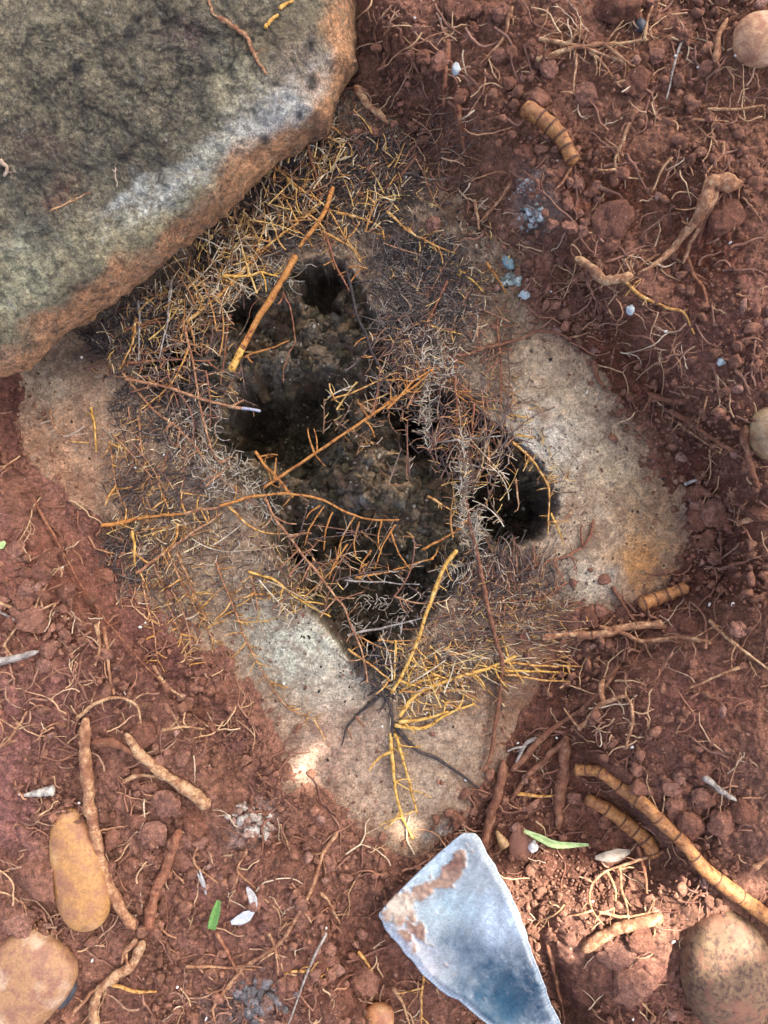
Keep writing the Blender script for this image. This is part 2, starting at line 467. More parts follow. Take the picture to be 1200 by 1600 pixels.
def stone_relief(X, Y):
    sd = SD_OPEN(X, Y) + fbm(X, Y, 40, 131, 5, .7) * 12
    ds = SD_STONE(X, Y)
    r = fbm(X, Y, 120, 63, 5, .5) * .0035 + fbm(X, Y, 16, 67, 3, .6) * .0006
    north = sstep(520, 380, Y) * sstep(0, 60, X)
    r = r + north * (fbm(X, Y, 40, 161, 4, .6) * .005 + crumbs(X, Y, 11, 261, .8)[0] * S * .6)
    r = r - sstep(0, 80, ds) * .02
    lip = np.exp(-(np.maximum(sd, 0) / 14.0) ** 2) * .0012
    # the hollow
    ins = sstep(0, -9, sd)
    wqx = fbm(X, Y, 50, 195, 4, .6) * 34; wqy = fbm(X, Y, 50, 197, 4, .6) * 34
    base = .022 + 0 * X
    for (cx, cy, rx, ry, d) in [(440, 665, 95, 75, .085), (505, 430, 36, 50, .05), (690, 660, 60, 60, .08), (810, 800, 75, 60, .075), (590, 950, 110, 70, .05),
                                (575, 1040, 34, 34, .06), (452, 880, 34, 30, .05), (400, 500, 60, 40, .012), (520, 860, 80, 50, .04), (620, 610, 50, 40, .05), (380, 640, 40, 40, .03),
                                (660, 615, 60, 46, .055), (755, 715, 54, 46, .06), (250, 560, 38, 40, .035), (350, 482, 44, 24, .035), (605, 740, 55, 50, -.022), (560, 760, 50, 30, -.012), (300, 620, 60, 70, -.018), (380, 560, 50, 20, -.012), (470, 560, 70, 30, -.010), (840, 745, 26, 50, -.02)]:
        base = base + (d * 1.0 if d > 0 else d * .8) * np.exp(-(((X + wqx - cx) / rx) ** 2 + ((Y + wqy - cy) / ry) ** 2) ** 3.2)
    k = crumbs(X + fbm(X, Y, 20, 171, 2) * 12, Y + fbm(X, Y, 20, 175, 2) * 12, 42, 271, .8)[0] * 1.0
    k2 = crumbs(X, Y, 15, 281, .7)[0] * .7
    rough = fbm(X, Y, 60, 181, 6, .66) * .015 + (k + k2) * S * .9
    k3 = crumbs(X, Y, 7, 291, .8)[0]
    dep = ins * (np.clip(base, .006, .2) - rough - k3 * S * .9 - np.abs(fbm(X, Y, 26, 191, 4, .65)) * .006)
    return r + lip, dep, sd, ins

xs = spaced(-70, 1270, 60000); ys = spaced(-70, 1670, 60000)
X, Y = np.meshgrid(xs, ys)
Z, iv, m, sd = soil_z(X, Y)
LZ = np.clip(ZL(X, Y), -.05, .08)
far = sstep(300, 4000, np.maximum(np.abs(X - 600), np.abs(Y - 800)))
Z = Z + far * fbm(X, Y, 4000, 5, 3) * .08
# the soil sinks under the boulder
wx_, wy_ = unproj(X, Y, LZ)
cx_ = fbm(X, Y, 45, 301, 4) ; dusty = sstep(-.1, .5, fbm(X, Y, 150, 307, 4))
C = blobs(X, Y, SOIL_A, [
    (960, 200, 300, 260, 0, (.345, .162, .098), .9), (60, 1000, 260, 330, 0, (.25, .122, .094), .8), (500, 1520, 500, 160, 0, (.225, .105, .075), .8), (150, 830, 34, 60, -25, (.11, .052, .042), .9), (190, 930, 34, 70, -30, (.12, .052, .042), .9), (260, 1040, 36, 70, -45, (.125, .055, .044), .9), (360, 1130, 34, 60, -35, (.13, .058, .046), .9), (425, 1230, 30, 40, -20, (.14, .06, .05), .8),  # dark ditch blobs: moist soil, with the ditch's shade painted into the colour
    (20, 640, 40, 80, 0, (.12, .048, .036), .9), (880, 470, 60, 40, 45, (.15, .062, .036), .9), (980, 600, 34, 90, -38, (.125, .05, .03), .95), (1070, 730, 40, 80, -20, (.11, .045, .028), .95), (1090, 880, 40, 80, 20, (.10, .042, .028), .95), (1000, 975, 80, 34, -15, (.12, .048, .032), .9), (880, 1070, 50, 60, 30, (.11, .045, .03), .9), (800, 1200, 44, 90, 20, (.10, .042, .03), .95), (740, 1290, 60, 40, -30, (.10, .042, .03), .9), (860, 1340, 90, 40, 0, (.10, .042, .028), .9), (650, 1400, 60, 60, 0, (.12, .055, .042), .8),  # trench blobs likewise: damp earth plus painted shade
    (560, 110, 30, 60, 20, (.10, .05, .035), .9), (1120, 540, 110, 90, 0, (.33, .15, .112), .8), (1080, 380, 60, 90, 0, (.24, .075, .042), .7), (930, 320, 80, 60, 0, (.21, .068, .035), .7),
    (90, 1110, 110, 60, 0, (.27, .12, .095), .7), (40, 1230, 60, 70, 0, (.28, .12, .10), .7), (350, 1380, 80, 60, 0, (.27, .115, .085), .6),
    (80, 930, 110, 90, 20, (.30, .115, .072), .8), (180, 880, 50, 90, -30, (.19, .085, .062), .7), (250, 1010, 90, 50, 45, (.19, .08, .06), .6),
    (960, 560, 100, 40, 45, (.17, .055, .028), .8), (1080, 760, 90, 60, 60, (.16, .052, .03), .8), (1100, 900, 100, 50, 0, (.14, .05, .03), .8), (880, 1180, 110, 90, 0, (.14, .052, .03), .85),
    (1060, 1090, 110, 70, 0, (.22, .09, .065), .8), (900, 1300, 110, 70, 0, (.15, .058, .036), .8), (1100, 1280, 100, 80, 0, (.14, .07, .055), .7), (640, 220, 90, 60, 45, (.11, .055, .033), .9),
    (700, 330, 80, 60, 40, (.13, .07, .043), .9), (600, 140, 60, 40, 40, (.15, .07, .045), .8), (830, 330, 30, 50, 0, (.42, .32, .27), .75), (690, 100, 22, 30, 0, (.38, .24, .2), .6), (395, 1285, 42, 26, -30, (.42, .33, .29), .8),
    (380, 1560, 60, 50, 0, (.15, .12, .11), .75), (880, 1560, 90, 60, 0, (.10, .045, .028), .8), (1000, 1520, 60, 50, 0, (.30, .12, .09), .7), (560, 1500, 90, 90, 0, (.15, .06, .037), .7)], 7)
var = (.74 + .5 * iv)[..., None]
C = C * var
dd = (dusty * (1 - m) * .35)[..., None]
C = C * (1 - dd) + np.array((.31, .14, .105)) * dd
keep = (SD_STONE(X, Y) > -52)
nx, ny = len(xs), len(ys)
idx = np.arange(nx * ny).reshape(ny, nx)
qk = keep[:-1, :-1] | keep[1:, :-1] | keep[:-1, 1:] | keep[1:, 1:]
F = np.stack([idx[1:, :-1], idx[1:, 1:], idx[:-1, 1:], idx[:-1, :-1]], -1)[qk]
V = np.stack([wx_, wy_, Z], -1).reshape(-1, 3)
used = np.zeros(nx * ny, bool); used[F.ravel()] = True
remap = np.cumsum(used) - 1
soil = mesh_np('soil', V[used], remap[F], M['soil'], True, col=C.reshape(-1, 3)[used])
tag(soil, 'crumbly red brown soil of the dug pit', kind='structure')

# ------------------------------------------------------------------ the hollow stone
sxs = np.arange(-80, 1190, 2.0); sys_ = np.arange(100, 1430, 2.0)
X, Y = np.meshgrid(sxs, sys_)
rel, dep, so, ins = stone_relief(X, Y)
LZ = ZL(X, Y)
Z = LZ + rel - dep
wx_, wy_ = unproj(X, Y, LZ)
pale = (.50, .56, .52)
C = blobs(X, Y, (.42, .335, .245), [
    (120, 700, 100, 90, 0, (.52, .35, .235), .9), (65, 600, 50, 34, 0, (.60, .54, .40), .8),
    (350, 850, 120, 70, 0, (.36, .27, .19), .8), (320, 960, 100, 60, 30, (.38, .30, .21), .8), (400, 1080, 60, 60, 0, (.42, .35, .27), .7),
    (465, 1010, 66, 88, -40, (.66, .74, .64), 1.0), (540, 1070, 60, 50, -40, (.56, .56, .48), .9), (440, 930, 60, 40, 30, (.36, .32, .26), .8),
    (570, 1190, 110, 70, 30, (.48, .38, .30), .8), (495, 1190, 45, 60, 30, (.44, .31, .25), .8), (680, 1140, 80, 70, 0, (.46, .38, .30), .8),
    (680, 1260, 70, 50, -40, (.46, .40, .32), .8), (700, 1290, 45, 10, -40, (.30, .38, .42), .8), (790, 1080, 90, 60, 0, (.21, .13, .085), .9), (780, 960, 110, 55, 0, (.34, .265, .19), .8), (870, 1000, 70, 50, 0, (.22, .115, .075), .9),
    (900, 610, 90, 80, 40, (.60, .52, .38), .9), (840, 560, 80, 50, 40, (.50, .42, .30), .8), (830, 700, 70, 60, 40, (.70, .75, .72), 1), (900, 730, 50, 60, 20, (.62, .62, .54), .9),
    (960, 740, 60, 60, 20, (.56, .48, .33), .8), (920, 830, 70, 50, 0, (.50, .43, .33), .8), (940, 905, 60, 36, -10, (.60, .60, .52), .9), (1000, 880, 56, 50, -20, (.58, .32, .12), .95), (1020, 800, 50, 60, 0, (.48, .33, .19), .8), (965, 900, 20, 26, 0, (.33, .40, .42), .6),
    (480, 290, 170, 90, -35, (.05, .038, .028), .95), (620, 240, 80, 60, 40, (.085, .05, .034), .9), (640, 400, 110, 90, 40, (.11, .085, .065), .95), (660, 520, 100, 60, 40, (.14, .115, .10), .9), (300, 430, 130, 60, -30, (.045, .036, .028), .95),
    (780, 450, 60, 60, 40, (.28, .21, .125), .8), (720, 330, 50, 40, 40, (.12, .075, .05), .9), (150, 550, 100, 30, -10, (.13, .10, .08), .9), (260, 610, 50, 50, 30, (.15, .125, .10), .8), (230, 740, 70, 70, 0, (.34, .25, .18), .8), (175, 850, 26, 60, -20, (.05, .045, .045), .9),
    (330, 720, 50, 60, 40, (.17, .15, .13), .8), (760, 600, 40, 60, 40, (.24, .2, .16), .8)], 9)
nz = fbm(X, Y, 24, 331, 4, .65)
C = C * (1 + .30 * nz)[..., None]
ed = (sstep(-55, 0, SD_STONE(X, Y) + fbm(X, Y, 40, 337, 4) * 30) * .42 * sstep(500, 640, Y + X * .2))[..., None]
C = C * (1 - ed) + np.array((.20, .085, .052)) * ed
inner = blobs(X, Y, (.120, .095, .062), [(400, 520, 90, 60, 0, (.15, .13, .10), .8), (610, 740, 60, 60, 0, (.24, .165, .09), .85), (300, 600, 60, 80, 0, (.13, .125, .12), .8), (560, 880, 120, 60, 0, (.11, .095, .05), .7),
                                         (440, 680, 90, 70, 0, (.05, .046, .02), .9), (740, 710, 90, 60, 40, (.03, .024, .018), .95), (690, 660, 60, 60, 0, (.018, .016, .014), .9), (810, 800, 60, 50, 0, (.022, .018, .014), .9), (540, 420, 40, 50, 0, (.08, .045, .025), .8), (560, 800, 24, 16, 0, (.30, .33, .33), .7), (855, 750, 20, 60, -20, (.2, .17, .13), .8)], 15)  # near-black blobs in the deep holes: recess shade painted into the mud colour
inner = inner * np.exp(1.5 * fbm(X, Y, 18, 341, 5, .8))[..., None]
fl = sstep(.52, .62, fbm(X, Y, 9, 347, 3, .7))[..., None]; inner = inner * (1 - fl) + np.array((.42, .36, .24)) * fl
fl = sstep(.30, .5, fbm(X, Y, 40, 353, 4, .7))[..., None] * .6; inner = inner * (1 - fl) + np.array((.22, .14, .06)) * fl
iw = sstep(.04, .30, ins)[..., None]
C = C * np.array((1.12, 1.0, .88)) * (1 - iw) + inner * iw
keep = (SD_STONE(X, Y) < 70)
ny, nx = X.shape
idx = np.arange(nx * ny).reshape(ny, nx)
qk = keep[:-1, :-1] & keep[1:, :-1] & keep[:-1, 1:] & keep[1:, 1:]
F = np.stack([idx[1:, :-1], idx[1:, 1:], idx[:-1, 1:], idx[:-1, :-1]], -1)[qk]
V = np.stack([wx_, wy_, Z], -1).reshape(-1, 3)
used = np.zeros(nx * ny, bool); used[F.ravel()] = True
remap = np.cumsum(used) - 1
loc = (0, 0, -.10)
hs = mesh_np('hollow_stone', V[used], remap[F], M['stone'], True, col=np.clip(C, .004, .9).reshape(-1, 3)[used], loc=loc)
tag(hs, 'large buff grey buried stone with a jagged dark hollow broken open in its top', 'stone')

# surface lookup (top of soil or stone, hollow bridged), smoothed
TX = np.arange(-200, 1401, 4.0); TY = np.arange(-200, 1801, 4.0)
X, Y = np.meshgrid(TX, TY)
zs = soil_z(X, Y)[0]; rl, dp, so, ins = stone_relief(X, Y)
zst = ZL(X, Y) + rl
inside = SD_STONE(X, Y)
top = np.where(inside < -45, zst, np.maximum(zs, np.where(inside < 66, zst, -1)))
def box(a, n):
    for ax in (0, 1):
        a = sum(np.roll(a, k, ax) for k in range(-n, n + 1)) / (2 * n + 1)
    return a
TOPS = Field(box(top, 2), -200, -200, 4)
TOPF = Field(top, -200, -200, 4)
FLOOR = Field(top - dp, -200, -200, 4)

def at(px, py, dz=0.0, field=None):
    z = float((field or TOPS)(px, py)) + dz
    x, y = unproj(px, py, z)
    return Vector((x, y, z))

# ------------------------------------------------------------------ boulder
def closed(poly, n):
    p = np.array(poly, float); q = np.vstack([p, p[:1]])
    d = np.r_[0, np.cumsum(np.hypot(*(q[1:] - q[:-1]).T))]
    # uneven sampling: dense where the frame sees it
    dens = [1.0 if (-80 < a < 600 and -60 < b < 640) else .22 for a, b in (q[:-1] + q[1:]) / 2]
    w = np.r_[0, np.cumsum(np.diff(d) * dens)]
    t = np.interp(np.linspace(0, w[-1], n, endpoint=False), w, d)
    P0 = np.stack([np.interp(t, d, q[:, 0]), np.interp(t, d, q[:, 1])], -1)
    return P0
bn = 620
O = closed(BOULDER, bn)
for _ in range(4): O = (np.roll(O, 1, 0) + 2 * O + np.roll(O, -1, 0)) / 4
O = O + np.stack([fbm(O[:, 0], O[:, 1], 40, 401, 4), fbm(O[:, 0], O[:, 1], 40, 407, 4)], -1) * 9 + np.stack([fbm(O[:, 0], O[:, 1], 11, 403, 3), fbm(O[:, 0], O[:, 1], 11, 409, 3)], -1) * 4
ctr = np.array((40.0, 60.0))
rows = []
ss = np.r_[np.linspace(0, .25, 90) ** 1.0, np.linspace(.25, 1, 150)[1:]]
for s_ in ss:
    Q = O + (ctr - O) * s_
    px, py = Q[:, 0], Q[:, 1]
    d = np.abs(SD_BOUL(px, py)); d = np.where(s_ == 0, 0, d)
    slope = .034 + .034 * (1 - np.exp(-d / 38)) + .00012 * d + .00003 * np.clip(560 - px, 0, 600)
    z = slope + fbm(px, py, 150, 411, 4) * .007 * sstep(0, 60, d) + fbm(px, py, 30, 417, 4, .6) * .0022 + fbm(px, py, 9, 421, 3, .7) * .0010 - np.abs(fbm(px, py, 55, 425, 4, .6)) * .004 * sstep(120, 10, d)
    x, y = unproj(px, py, z)
    rows.append(np.stack([x, y, z, px, py, d], -1))
skirt = []
for k, (dz, inn) in enumerate([(.006, -1), (.013, 0), (.020, 6), (.028, 16), (.036, 34), (.048, 60), (.062, 95)]):
    u = (ctr - O) / np.linalg.norm(ctr - O, axis=1, keepdims=True)
    Q = O + u * inn + np.stack([fbm(O[:, 0] + dz * 3000, O[:, 1], 30, 431 + k, 3)] * 2, -1) * 4
    z = rows[0][:, 2] - dz
    x, y = unproj(Q[:, 0], Q[:, 1], .034)
    skirt.append(np.stack([x, y, z, Q[:, 0], Q[:, 1], -np.full(len(x), 5.0)], -1))
A = np.array(skirt[::-1] + rows)
nr = A.shape[0]
V = A[..., :3].reshape(-1, 3)
idx = np.arange(nr * bn).reshape(nr, bn); nxt = np.roll(idx, -1, 1)
F = np.stack([idx[:-1], nxt[:-1], nxt[1:], idx[1:]], -1).reshape(-1, 4)
# orientation check: outline runs clockwise or not
bx, by, bd = A[..., 3], A[..., 4], A[..., 5]
Cb = blobs(bx, by, (.25, .235, .175), [
    (150, 120, 220, 150, 0, (.20, .185, .14), .6), (60, 300, 120, 80, 0, (.15, .145, .12), .8), (330, 60, 110, 60, 0, (.15, .14, .12), .8),
    (240, 200, 150, 60, -20, (.15, .145, .12), .7), (50, 440, 80, 46, -20, (.44, .46, .34), .9), (20, 380, 40, 30, 0, (.36, .40, .34), .6), (140, 400, 70, 50, -35, (.36, .35, .25), .7), (130, 450, 60, 30, -20, (.09, .07, .06), .7),
    (310, 300, 100, 40, -35, (.44, .42, .30), .8), (220, 360, 90, 40, -35, (.42, .40, .28), .7), (430, 60, 60, 50, 0, (.19, .16, .11), .8), (385, 140, 50, 50, -35, (.46, .45, .34), .8),
    (480, 110, 46, 50, 0, (.36, .29, .26), .7), (428, 196, 85, 42, -38, (.74, .77, .80), 1), (500, 120, 30, 46, 15, (.70, .69, .70), .8), (280, 282, 100, 24, -35, (.68, .74, .75), .9), (190, 305, 50, 12, -40, (.64, .70, .73), .9), (350, 240, 60, 22, -35, (.58, .60, .55), .8),
    (50, 230, 60, 30, 0, (.11, .065, .06), .5), (90, 310, 30, 24, 0, (.17, .08, .06), .7), (290, 50, 26, 20, 0, (.16, .09, .11), .6), (200, 250, 30, 20, 0, (.09, .085, .075), .6)], 21, 34)
rim = sstep(62, 20, bd + fbm(bx, by, 46, 441, 4) * 34)[..., None]
rimc = blobs(bx, by, (.62, .345, .20), [(20, 540, 60, 30, -20, (.52, .34, .24), .7), (500, 200, 40, 30, 0, (.27, .15, .11), .8), (300, 340, 60, 26, -35, (.30, .17, .11), .7), (553, 60, 14, 60, 0, (.40, .24, .15), .7), (230, 410, 30, 30, 0, (.4, .25, .18), .5)], 23)
Cb = Cb * (1 - rim) + rimc * rim
for (sx, sy, sr) in [(485, 70, 10), (488, 127, 9), (468, 180, 6), (415, 218, 7), (120, 110, 9), (200, 55, 9)]:
    w = np.exp(-(((bx - sx) / sr) ** 2 + ((by - sy) / (sr * 1.5)) ** 2) ** 1.6)[..., None] * .9
    Cb = Cb * (1 - w) + np.array((.04, .04, .05)) * w
Cb = Cb * (1 + .34 * fbm(bx, by, 16, 451, 4, .7))[..., None]
Cb = Cb * np.array((1.05, 1.0, .87)); alpha = sstep(70, 150, bd)
bc = np.concatenate([np.clip(Cb, .004, .9), alpha[..., None]], -1).reshape(-1, 4)
bo = mesh_np('lichened_boulder', V, F, M['boulder'], True, col=bc, loc=(-.2, .3, -.02))
tag(bo, 'big grey green lichen covered boulder with a rusty brown lower edge', 'boulder')

# ------------------------------------------------------------------ tubes
def catmull(pts, step):
    P0 = [np.array(p, float) for p in pts]
    if len(P0) == 2: P0 = [P0[0], (P0[0] + P0[1]) / 2, P0[1]]
    P0 = [2 * P0[0] - P0[1]] + P0 + [2 * P0[-1] - P0[-2]]
    out = []
    for i in range(1, len(P0) - 2):
        a, b, c, d = P0[i - 1:i + 3]
        n = max(2, int(np.linalg.norm((c - b)[:2]) / step))
        for k in range(n):
            t = k / n
            out.append(.5 * ((2 * b) + (c - a) * t + (2 * a - 5 * b + 4 * c - d) * t * t + (3 * b - a - 3 * c + d) * t ** 3))
    out.append(P0[-2])
    return np.array(out)

def tube(C3, rad, sides, phase=0.0, cap=True):
    C3 = np.asarray(C3, float); n = len(C3)
    T = np.gradient(C3, axis=0); T /= (np.linalg.norm(T, axis=1, keepdims=True) + 1e-12)
    up = np.array((0, 0, 1.0)); B = np.cross(T, up); bl = np.linalg.norm(B, axis=1)
    B[bl < .15] = np.cross(T[bl < .15], np.array((1.0, 0, 0)))
    B /= (np.linalg.norm(B, axis=1, keepdims=True) + 1e-12)
    N = np.cross(B, T)
    a = np.arange(sides) / sides * 2 * math.pi + phase
    rad = np.broadcast_to(rad, (n,)) if np.ndim(rad) < 2 else rad
    r = rad[:, None] if np.ndim(rad) == 1 else rad
    V = C3[:, None, :] + (np.cos(a)[None, :, None] * B[:, None, :] + np.sin(a)[None, :, None] * N[:, None, :]) * r[..., None]
    V = V.reshape(-1, 3)
    i = np.arange(n - 1)[:, None] * sides; j = np.arange(sides)[None, :]; j2 = (j + 1) % sides
    F = np.stack([i + j, i + j2, i + sides + j2, i + sides + j], -1).reshape(-1, 4)
    if cap:
        V = np.vstack([V, C3[0] - T[0] * r[0].mean() * .4, C3[-1] + T[-1] * r[-1].mean() * .5])
        c0, c1 = len(V) - 2, len(V) - 1
        jj = np.arange(sides); k2 = (jj + 1) % sides; e = (n - 1) * sides
        # degenerate quads avoided: caps given as quads over pairs when possible
        capf = []
        for q in range(0, sides - 1, 2):
            capf.append((c0, (q + 2) % sides, q + 1, q)); capf.append((c1, e + q, e + q + 1, e + (q + 2) % sides))
        if sides % 2:
            q = sides - 1
            capf += [(c0, 0, q, q), (c1, e + q, e, e)]
            capf = capf[:-2]
        F = np.vstack([F, np.array(capf)])
    return V, F

class Bag:
    def __init__(s): s.V = []; s.F = []; s.C = []; s.n = 0
    def add(s, V, F, c=None):
        s.V.append(V); s.F.append(np.asarray(F) + s.n); s.n += len(V)
        if c is not None: s.C.append(np.array(np.broadcast_to(c, (len(V), 3))))
    def build(s, name, mat, **kw):
        V = np.vstack(s.V); F = np.vstack(s.F)
        return mesh_np(name, V, F, mat, True, col=np.vstack(s.C) if s.C else None, **kw)

# shared meshes of side rootlets: unit length along +x
RL = {}
def rootlet_meshes(matkey):
    if matkey in RL: return RL[matkey]
    out = []
    for k in range(5):
        rr = random.Random(hash((k, 3)) & 255)
        t = np.linspace(0, 1, 7)
        c = np.stack([t, .12 * (k - 2) * np.sin(t * 2.6) * .7, .05 * np.sin(t * 4 + k)], -1)
        r = (.045 + .012 * (k % 3)) * (1 - .45 * t) * (1 + .12 * np.sin(t * 19 + k))
        V, F = tube(c, r, 5)
        me = bpy.data.meshes.new('rootlet'); me.from_pydata(V.tolist(), [], F.tolist()); me.materials.append(M[matkey])
        me.polygons.foreach_set('use_smooth', [True] * len(me.polygons))
        out.append(me)
    RL[matkey] = out
    return out

def root_path(pts, lift, step=5, wig=1.2, seed=0, floor=None, rise=None):
    p = catmull(pts, step)
    n = len(p); sd_ = seed * 37.7
    L = np.r_[0, np.cumsum(np.hypot(*(p[1:, :2] - p[:-1, :2]).T))]
    px = p[:, 0] + fbm(L + sd_, L * 0 + 3, 26, 501, 3) * wig * 2.2; py = p[:, 1] + fbm(L + sd_, L * 0 + 91, 26, 503, 3) * wig * 2.2
    z = (TOPS(px, py)) + lift
    if p.shape[1] > 2: z = z + p[:, 2] * S
    # stiffen the height profile
    k = 5
    zp = np.pad(z, k, mode='edge'); z = np.convolve(zp, np.ones(2 * k + 1) / (2 * k + 1), 'valid')
    x, y = unproj(px, py, z)
    return np.stack([x, y, z], -1), np.stack([px, py], -1), L

NROOT = [0]
def root(name, label, pts, r, mat, side=0, slen=16, lift=0.8, taper=.5, group=None, cat='root', ang=70, smat=None, sides=7, wig=1.2, knob=.10, updir=.25, asym=0, blur=None, rings=None, zz=None, tip=None):
    """a root, its side rootlets (parts) and its node rings (parts); pts in photo pixels, r in photo pixels"""
    if r >= 5 and mat not in ('rhizome', 'amber'): knob *= 2.2; wig *= 1.6; r *= .86; side = max(side, .25)
    if mat == 'rhizome': r *= .92
    if r < 5: r *= .80; side *= 1.5; slen *= 1.25
    NROOT[0] += 1; sd_ = NROOT[0]; rr = random.Random(sd_ * 13 + 5)
    if zz: pts = [(a, b, c) for (a, b), c in zip(pts, zz)]
    C3, Pp, L = root_path(pts, (lift + .7 * r) * S, 4 if r < 6 else 3, wig, sd_)
    n = len(C3); t = np.linspace(0, 1, n)
    rad = r * S * (1 - taper * t) * (1 + .06 * np.sin(L / (3.1 * r) + sd_) + knob * fbm(L + sd_ * 9, L * 0, 9, 511, 2) + knob * .8 * fbm(L + sd_ * 5, L * 0 + 7, 30, 517, 2))
    if rings:
        for fr in rings: rad = rad * (1 + .10 * np.exp(-((t - fr) * L[-1] / (r * .35)) ** 2)) * (1 - .05 * np.exp(-((t - fr) * L[-1] / (r * 1.2)) ** 2))
    if r >= 5:
        a = np.arange(sides + 4); endt = np.minimum(1, .45 + np.minimum(L, L[-1] - L) / (r * 1.2) * .55); endt = 1 + 0 * endt if mat == 'rhizome' or rings else endt; rad = (rad * endt)[:, None] * (1 + (.10 if mat == 'rhizome' else .26) * fbm(L[:, None] * .25 + sd_ * 9 + 0 * a, a[None, :] * 7.0 + 0 * L[:, None], 12, 519, 3))
        V, F = tube(C3, rad, sides + 4)
    else: V, F = tube(C3, rad, sides)
    loc = Vector(C3[0]); 
    if side or rings or tip:
        o = bpy.data.objects.new(name, None); COL.objects.link(o); o.location = loc; o.empty_display_size = .01
        st_ = mesh_np('stem', V, F, M[mat], True, loc=loc, parent=o); st_.location = (0, 0, 0)
    else: o = mesh_np(name, V, F, M[mat], True, loc=loc)
    tag(o, label, cat, group)
    if side:
        nmax = int(L[-1] * side / 10)
        ms = rootlet_meshes(smat or mat)
        for q in range(nmax):
            i = min(n - 2, max(1, int((q + rr.uniform(-1.2, 2.2)) / nmax * n)))
            tv = C3[i + 1] - C3[i - 1]; hd = math.atan2(tv[1], tv[0])
            sg = 1 if (q % 2 == 0) ^ (rr.random() < .2) else -1
            if asym: sg = asym if rr.random() < .85 else -asym
            a2 = hd + sg * R(ang + rr.gauss(0, 22))
            ln = slen * rr.choice([.3, .5, .7, .9, 1.2, 1.7]) * rr.uniform(.8, 1.2) * S
            ch = bpy.data.objects.new('rootlet', rr.choice(ms)); COL.objects.link(ch)
            ch.parent = o; ch.location = Vector(C3[i]) - loc
            ch.rotation_euler = Euler((rr.uniform(0, 6), -rr.uniform(-.12, updir + .12), a2), 'XYZ')
            th = max(.75, min(1.7, 17 / slen)) * rr.uniform(.8, 1.25)
            ch.scale = (ln, ln * th, ln * th)
    if tip:
        k = max(2, int(n * (1 - tip[1]))); rr_ = rad[k - 1:] * 1.05; V, F = tube(C3[k - 1:], rr_, sides + (4 if r >= 5 else 0))
        mesh_np('tip', V, F, M[tip[0]], True, parent=o, loc=loc).location = (0, 0, 0)
    if rings:
        for fr in rings:
            i = min(n - 2, max(1, int(fr * n)))
            rloc = C3[i]; T = C3[i + 1] - C3[i - 1]; T = T / np.linalg.norm(T)
            rv = float(np.mean(rad[i])) * 1.07
            w_ = .0006 * (r / 11); cc = np.array([rloc - T * w_ * 1.7, rloc - T * w_, rloc, rloc + T * w_, rloc + T * w_ * 1.7])
            V, F = tube(cc, np.array([.88, .98, 1.0, .98, .88]) * rv, 12)
            mesh_np('node_ring', V, F, M['ring'], True, parent=o, loc=loc).location = (0, 0, 0)
    return o

# ------------------------------------------------------------------ roots over the hollow and the stone
hollow = 'long roots strung across the dark hollow'
root('root', 'thick amber stem upper piece ending above the north lip of the hollow', [(520, 292), (505, 335), (468, 385)], 4.6, 'amber', lift=14, taper=.1, wig=.4, cat='stem')
o = root('root', 'longest thick amber stem slanting into the hollow with a pale cut tip', [(462, 400), (430, 455), (395, 512), (361, 578)], 5.0, 'amber', lift=12, taper=.0, wig=.5, cat='stem', rings=[.79, .81], tip=('yellow', .18))
root('root', 'long curved pale yellow root starting under the boulder edge', [(400, 256), (430, 262), (470, 295), (510, 325), (540, 372), (562, 402)], 2.6, 'gold', .35, 14, 12)
root('root', 'straight reddish tan root descending from a frayed tip into the grey fuzz', [(285, 500), (300, 560), (314, 640), (330, 700), (346, 728)], 2.8, 'tan', .5, 9, 8, wig=.6)
root('root', 'slender tan root reaching right over the black hole with a blue grey tip', [(196, 592), (260, 605), (330, 628), (406, 643)], 3.3, 'tan', .4, 9, 10, taper=.1, wig=.7, tip=('bluetip', .12))
root('root', 'tan root slanting down from the west rim to the grey fuzzy knot', [(190, 582), (240, 640), (290, 680), (332, 735), (402, 790)], 2.7, 'tan', .5, 12, 5)
root('root', 'fine golden root bent left above the west rim', [(294, 545), (268, 598), (215, 645)], 2.2, 'gold', .4, 10, 8)
root('root', 'curved golden root standing left of the grey vertical stems', [(213, 497), (205, 540), (184, 582)], 2.7, 'gold', .1, 9, 8)
root('root', 'short orange root with a pale tip poking over the hollow', [(398, 706), (430, 745), (457, 778)], 3.2, 'amber', .5, 16, 10, taper=.1)
root('root', 'long straight orange root running diagonally across the middle of the hollow', [(412, 762), (450, 737), (520, 690), (590, 642), (645, 605), (676, 577)], 3.0, 'amber', .35, 20, 12, taper=.2, wig=.5)
root('root', 'thin golden root above the long diagonal one', [(517, 626), (560, 610), (620, 582)], 2.2, 'gold', .2, 12, 12)
root('root', 'dark purplish root dropping from the north lip to the east holes', [(540, 408), (558, 488), (576, 535), (600, 590), (628, 632)], 3.8, 'dark', .3, 16, 10, smat='amber')
root('root', 'dark and gold root passing behind the amber stem tip', [(370, 562), (410, 548), (452, 533)], 2.3, 'amber', .4, 8, 4)
root('root', 'brown arched root bridging the hollow with long rootlets hanging from it', [(345, 790), (400, 775), (460, 772), (505, 782), (540, 800), (580, 812), (624, 812)], 3.2, 'amber', .0, 30, 12, wig=.7)
for (a, b, c, d) in [(553, 808, 524, 880), (507, 790, 475, 852), (520, 800, 505, 860), (560, 815, 556, 875), (580, 860, 563, 898), (597, 815, 597, 866), (545, 850, 515, 905), (575, 880, 563, 897), (618, 820, 585, 890), (610, 830, 640, 890), (500, 790, 478, 812)]:
    root('root', 'thin golden rootlet hanging from the arched root over the hollow', [(a, b), ((a + c) / 2 - 5, (b + d) / 2), (c, d)], 2.1, 'amber', .0, 8, 6, group='rootlets hanging from the arched root')
